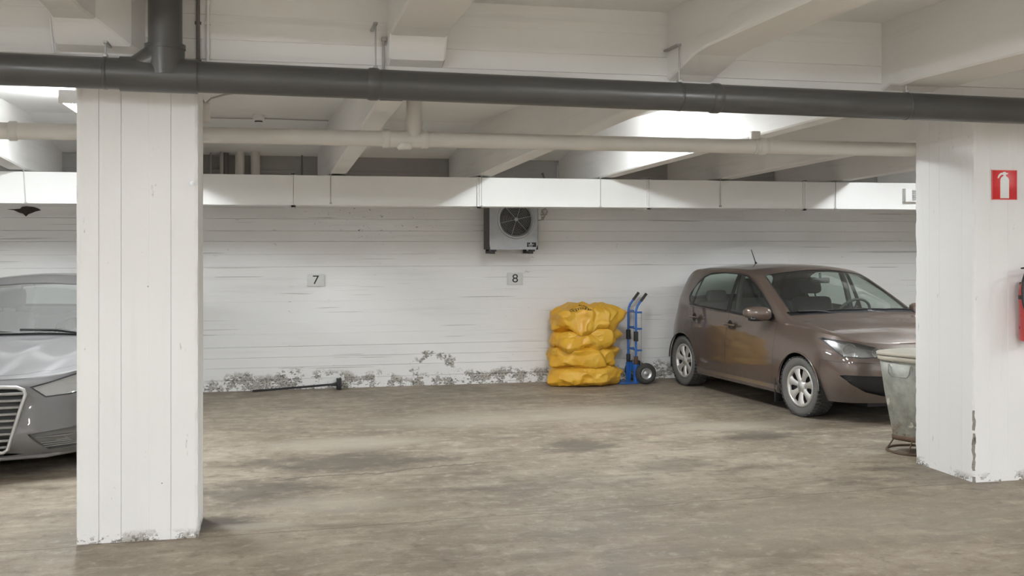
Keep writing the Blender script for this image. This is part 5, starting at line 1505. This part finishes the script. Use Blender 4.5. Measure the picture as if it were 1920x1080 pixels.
P2 = dict(cols=list(zip(ax_, aw_)), paint=SILVER, cowl_x=2.15, round=0.05, crease=silver_crease, nt=44,
    rows=[arow(-0.06, 0.17, -0.03, 0.05), arow(-0.02, 0.27, 0.02), arow(0.0, 0.47, 0.0), arow(-0.015, 0.68, -0.035, 0.0, 0.64), list(zip(abx, abw, abz))],
    row_knots=[0, 0.11, 0.31, 0.53, 0.78],
    zc=[(-0.66, 0.93), (-0.60, 1.02), (-0.45, 1.20), (-0.32, 1.33), (-0.15, 1.38), (0.3, 1.412), (0.7, 1.42), (1.05, 1.408), (1.28, 1.365), (1.6, 1.215), (1.95, 1.04), (2.12, 0.965), (2.22, 0.945), (2.5, 0.925), (2.85, 0.868), (3.1, 0.80), (3.25, 0.748), (3.33, 0.722)],
    zr=[(-0.66, 0.925), (-0.58, 1.03), (-0.42, 1.20), (-0.28, 1.30), (0.0, 1.34), (0.4, 1.362), (0.8, 1.36), (1.05, 1.338), (1.25, 1.285), (1.6, 1.125), (1.9, 0.985), (2.08, 0.92), (2.2, 0.90), (2.5, 0.878), (2.85, 0.835), (3.1, 0.785), (3.25, 0.742), (3.33, 0.721)],
    wr=[(-0.66, 0.66), (-0.4, 0.64), (0.0, 0.60), (0.8, 0.60), (1.2, 0.625), (1.6, 0.67), (1.95, 0.73), (2.15, 0.765), (2.5, 0.76), (3.0, 0.72), (3.33, 0.68)],
    regions=[
        dict(name='arch_rear', poly=arch(0.0, 0.31, 0.35), proj='side', patch=(0,), wmin=0.55, delete=True),
        dict(name='arch_front', poly=arch(WA, 0.31, 0.35), proj='side', patch=(0,), wmin=0.55, delete=True, xhi=3.0),
        dict(name='side_window', poly=[(1.95, 0.925), (0.2, 0.965), (-0.25, 1.02), (-0.2, 1.12), (0.1, 1.27), (0.5, 1.315), (1.0, 1.295), (1.25, 1.225), (1.6, 1.06)], proj='side', patch=(1,), mat=M['dusty_glass'], rec=0.004, gap=0.015, paired=True),
        dict(name='front_door', poly=[(1.1, 0.25), (2.05, 0.25), (2.12, 0.45), (2.12, 0.885), (1.1, 0.912)], proj='side', patch=(0, 1), wmin=0.5, mat=SILVER, gap=0.006, paired=True, oname='car_door'),
        dict(name='rear_door', poly=[(1.09, 0.25), (0.5, 0.25), (0.38, 0.5), (0.22, 0.75), (0.15, 0.92), (1.09, 0.912)], proj='side', patch=(0, 1), wmin=0.5, mat=SILVER, gap=0.006, paired=True, oname='car_door'),
        dict(name='windscreen', poly=[(2.13, -0.1), (2.13, 0.0), (2.11, 0.4), (2.03, 0.70), (1.7, 0.640), (1.4, 0.595), (1.26, 0.565), (1.25, 0.50), (1.30, 0.25), (1.31, 0.0), (1.31, -0.1)], proj='top', patch=(2,), mat=M['dusty_glass'], rec=0.003, gap=0.012),
        dict(name='cowl', poly=[(2.20, -0.1), (2.20, 0.0), (2.18, 0.4), (2.10, 0.72), (2.02, 0.705), (2.10, 0.4), (2.12, 0.0), (2.12, -0.1)], proj='top', patch=(2,), mat=M['black'], rec=0.012),
        dict(name='rear_screen', poly=[(-0.36, -0.1), (-0.36, 0.50), (-0.58, 0.55), (-0.6, -0.1)], proj='top', patch=(2,), mat=M['dusty_glass'], rec=0.003, gap=0.02),
        dict(name='headlight', poly=[(0.335, 0.668), (0.445, 0.588), (0.60, 0.598), (0.76, 0.625), (0.835, 0.70), (0.84, 0.79), (0.74, 0.772), (0.60, 0.738), (0.46, 0.698)], proj='front', xlo=2.7, mat=M['lamp_pale'], rec=(-0.045, -0.01, 0.0), paired=True, lens=True, gap=0.010),
        dict(name='grille_opening', poly=[(-0.1, 0.212), (0.185, 0.214), (0.205, 0.232), (0.315, 0.625), (0.302, 0.652), (0.255, 0.670), (-0.1, 0.675)], proj='front', xlo=2.9, mat=M['black'], rec=(-0.07, 0, 0)),
        dict(name='side_intake', poly=[(0.335, 0.332), (0.38, 0.28), (0.46, 0.205), (0.76, 0.215), (0.80, 0.28), (0.80, 0.385), (0.60, 0.36)], proj='front', xlo=2.7, patch=(0,), mat=M['slat_dark'], rec=(-0.05, 0, 0), paired=True),
        dict(name='lip_slot', poly=[(-0.1, 0.178), (0.22, 0.178), (0.30, 0.186), (0.22, 0.197), (-0.1, 0.20)], proj='front', xlo=2.9, patch=(0,), mat=M['black'], rec=(-0.03, 0, 0)),
        dict(name='hood', poly=[(2.215, -0.1), (2.215, 0.0), (2.19, 0.4), (2.11, 0.73), (2.5, 0.765), (2.9, 0.735), (3.08, 0.64), (3.2, 0.46), (3.25, 0.30), (3.28, 0.0), (3.28, -0.1)], proj='top', patch=(1, 2), mat=SILVER, gap=0.006),
    ])
made2 = build_car(P2, car2)
arch_liner(car2, 0.0, 0.31, 0.36, 0.55, 0.85); arch_liner(car2, WA, 0.31, 0.36, 0.55, 0.85)
for x in (0.0, WA):
    for s in (-1, 1): make_wheel(car2, x, s * 0.77, 0.312, 0.205, s, 5)
b = MB(); b.box(-0.55, 3.2, -0.54, 0.54, 0.15, 0.24); b.box(0.4, 2.18, -0.78, 0.78, 0.15, 0.26); b.build('underbody', M['black'], car2)
for s in (-1, 1): wing_mirror(car2, 1.93, 0.97, 0.97, s, SILVER, 1.0)
for o in made2['headlight']:
    for c in o.children:
        if c.name.startswith('lens'):
            c.data.materials.clear(); c.data.materials.append(M['dusty_lens'])
for k, o in enumerate(made2['headlight']):
    s = 1 if k == 0 else -1
    b = MB(); b.tube([(3.245, s * 0.40, 0.678), (3.215, s * 0.49, 0.632), (3.16, s * 0.62, 0.637), (3.07, s * 0.76, 0.66)], 0.010, 8); b.tube([(3.245, s * 0.40, 0.682), (3.20, s * 0.55, 0.712), (3.10, s * 0.70, 0.748)], 0.008, 8); b.build('daytime_strip', M['sign_white'], o)
    for (x, w, z) in ((3.13, 0.58, 0.675), (3.03, 0.70, 0.695)):
        m = Matrix.Translation((x, s * w, z)) @ Matrix.Rotation(R(90), 4, 'Y')
        b = MB(); b.lathe([(0.0, -0.02), (0.03, -0.01), (0.042, 0.012)], 20, m); b.build('reflector', M['chrome'], o)
# radiator grille: bright surround and cross slats
def nose_x(w):
    return 3.455 - 0.055 * (abs(w) / 0.42) ** 2.2 * 1.1
fr = [(0.0, 0.678), (0.15, 0.678), (0.255, 0.673), (0.305, 0.652), (0.318, 0.622), (0.28, 0.49), (0.245, 0.365), (0.206, 0.230), (0.178, 0.210), (0.0, 0.208)]
def zx(w, z): return nose_x(w) - 0.10 * max(0.0, (z - 0.52) / 0.2) ** 1.3 * 0.55 - 0.012
loop = [(zx(w, z), w, z) for w, z in fr] + [(zx(w, z), -w, z) for w, z in fr[::-1][1:-1]]
b = MB(); b.tube(loop, 0.014, 8, closed=True); b.build('grille_surround', M['trim_grey'], car2)
M['slat'] = plain('dusty_grille_slat', (0.33, 0.325, 0.31), 0.5, 0.2)
for k in range(9):
    z = 0.245 + k * 0.0475
    hw_ = 0.20 + (0.312 - 0.20) * (z - 0.22) / 0.40 - 0.008
    if z > 0.63: hw_ = 0.28
    b = MB()
    pts = []
    for i in range(9):
        w = -hw_ + 2 * hw_ * i / 8
        pts.append((zx(w, z) - 0.022, w, z))
    b.tube(pts, 0.0115, 6); b.build('grille_slat', M['slat'], car2)
for s in (-1, 1):
    for k in range(10):
        z = 0.225 + k * 0.0135
        w0 = 0.45 - (z - 0.21) * 0.95
        if abs(k - 5) < 1:
            b = MB(); b.tube([(3.345, s * w0, z), (3.29, s * 0.58, z + 0.008), (3.12, s * 0.79, z + 0.02)], 0.010, 6); b.build('intake_bar', SILVER, car2); continue
        b = MB(); b.tube([(3.33, s * w0, z), (3.275, s * 0.58, z + 0.004), (3.10, s * 0.79, z + 0.008)], 0.0035, 5); b.build('intake_bar', M['slat'], car2)
    m = Matrix.Translation((3.20, s * 0.70, 0.345)) @ Matrix.Rotation(R(90), 4, 'Y')
    b = MB(); b.lathe([(0.0, 0.03), (0.03, 0.026), (0.045, 0.0)], 20, m); b.build('fog_lamp', M['chrome'], car2)
b = MB(); b.tube([(3.12, -0.74, 0.172), (3.33, -0.45, 0.160), (3.41, 0.0, 0.158), (3.33, 0.45, 0.160), (3.12, 0.74, 0.172)], 0.016, 8); b.build('front_lip', SILVER, car2)
b = MB(); b.rbox(1.75, 2.06, -0.70, 0.70, 0.62, 0.905, 0.05); b.build('dashboard', M['cabin'], car2)
b = MB(); b.box(-0.45, 2.05, -0.74, 0.74, 0.26, 0.30); b.box(-0.52, -0.48, -0.68, 0.68, 0.3, 0.88); b.build('cabin_floor', M['cabin'], car2)
seat(car2, 0.95, 0.37, 0.40); seat(car2, 0.95, -0.37, 0.40)
b = MB(); b.rbox(0.12, 0.60, -0.62, 0.62, 0.38, 0.54, 0.05); b.rbox(-0.02, 0.12, -0.62, 0.62, 0.45, 0.98, 0.05, Matrix.Rotation(R(-10), 4, 'Y')); b.build('rear_seat', M['seat_cloth'], car2)
steering_wheel(car2, 1.53, 0.37, 0.90)
b = MB(); b.tube([(2.10, 0.05, 0.955), (2.06, -0.3, 0.985), (2.03, -0.62, 0.985)], 0.010, 6); b.build('wiper', M['black'], car2)
b = MB(); b.tube([(2.10, 0.62, 0.935), (2.07, 0.3, 0.985), (2.06, 0.0, 0.99)], 0.010, 6); b.build('wiper', M['black'], car2)
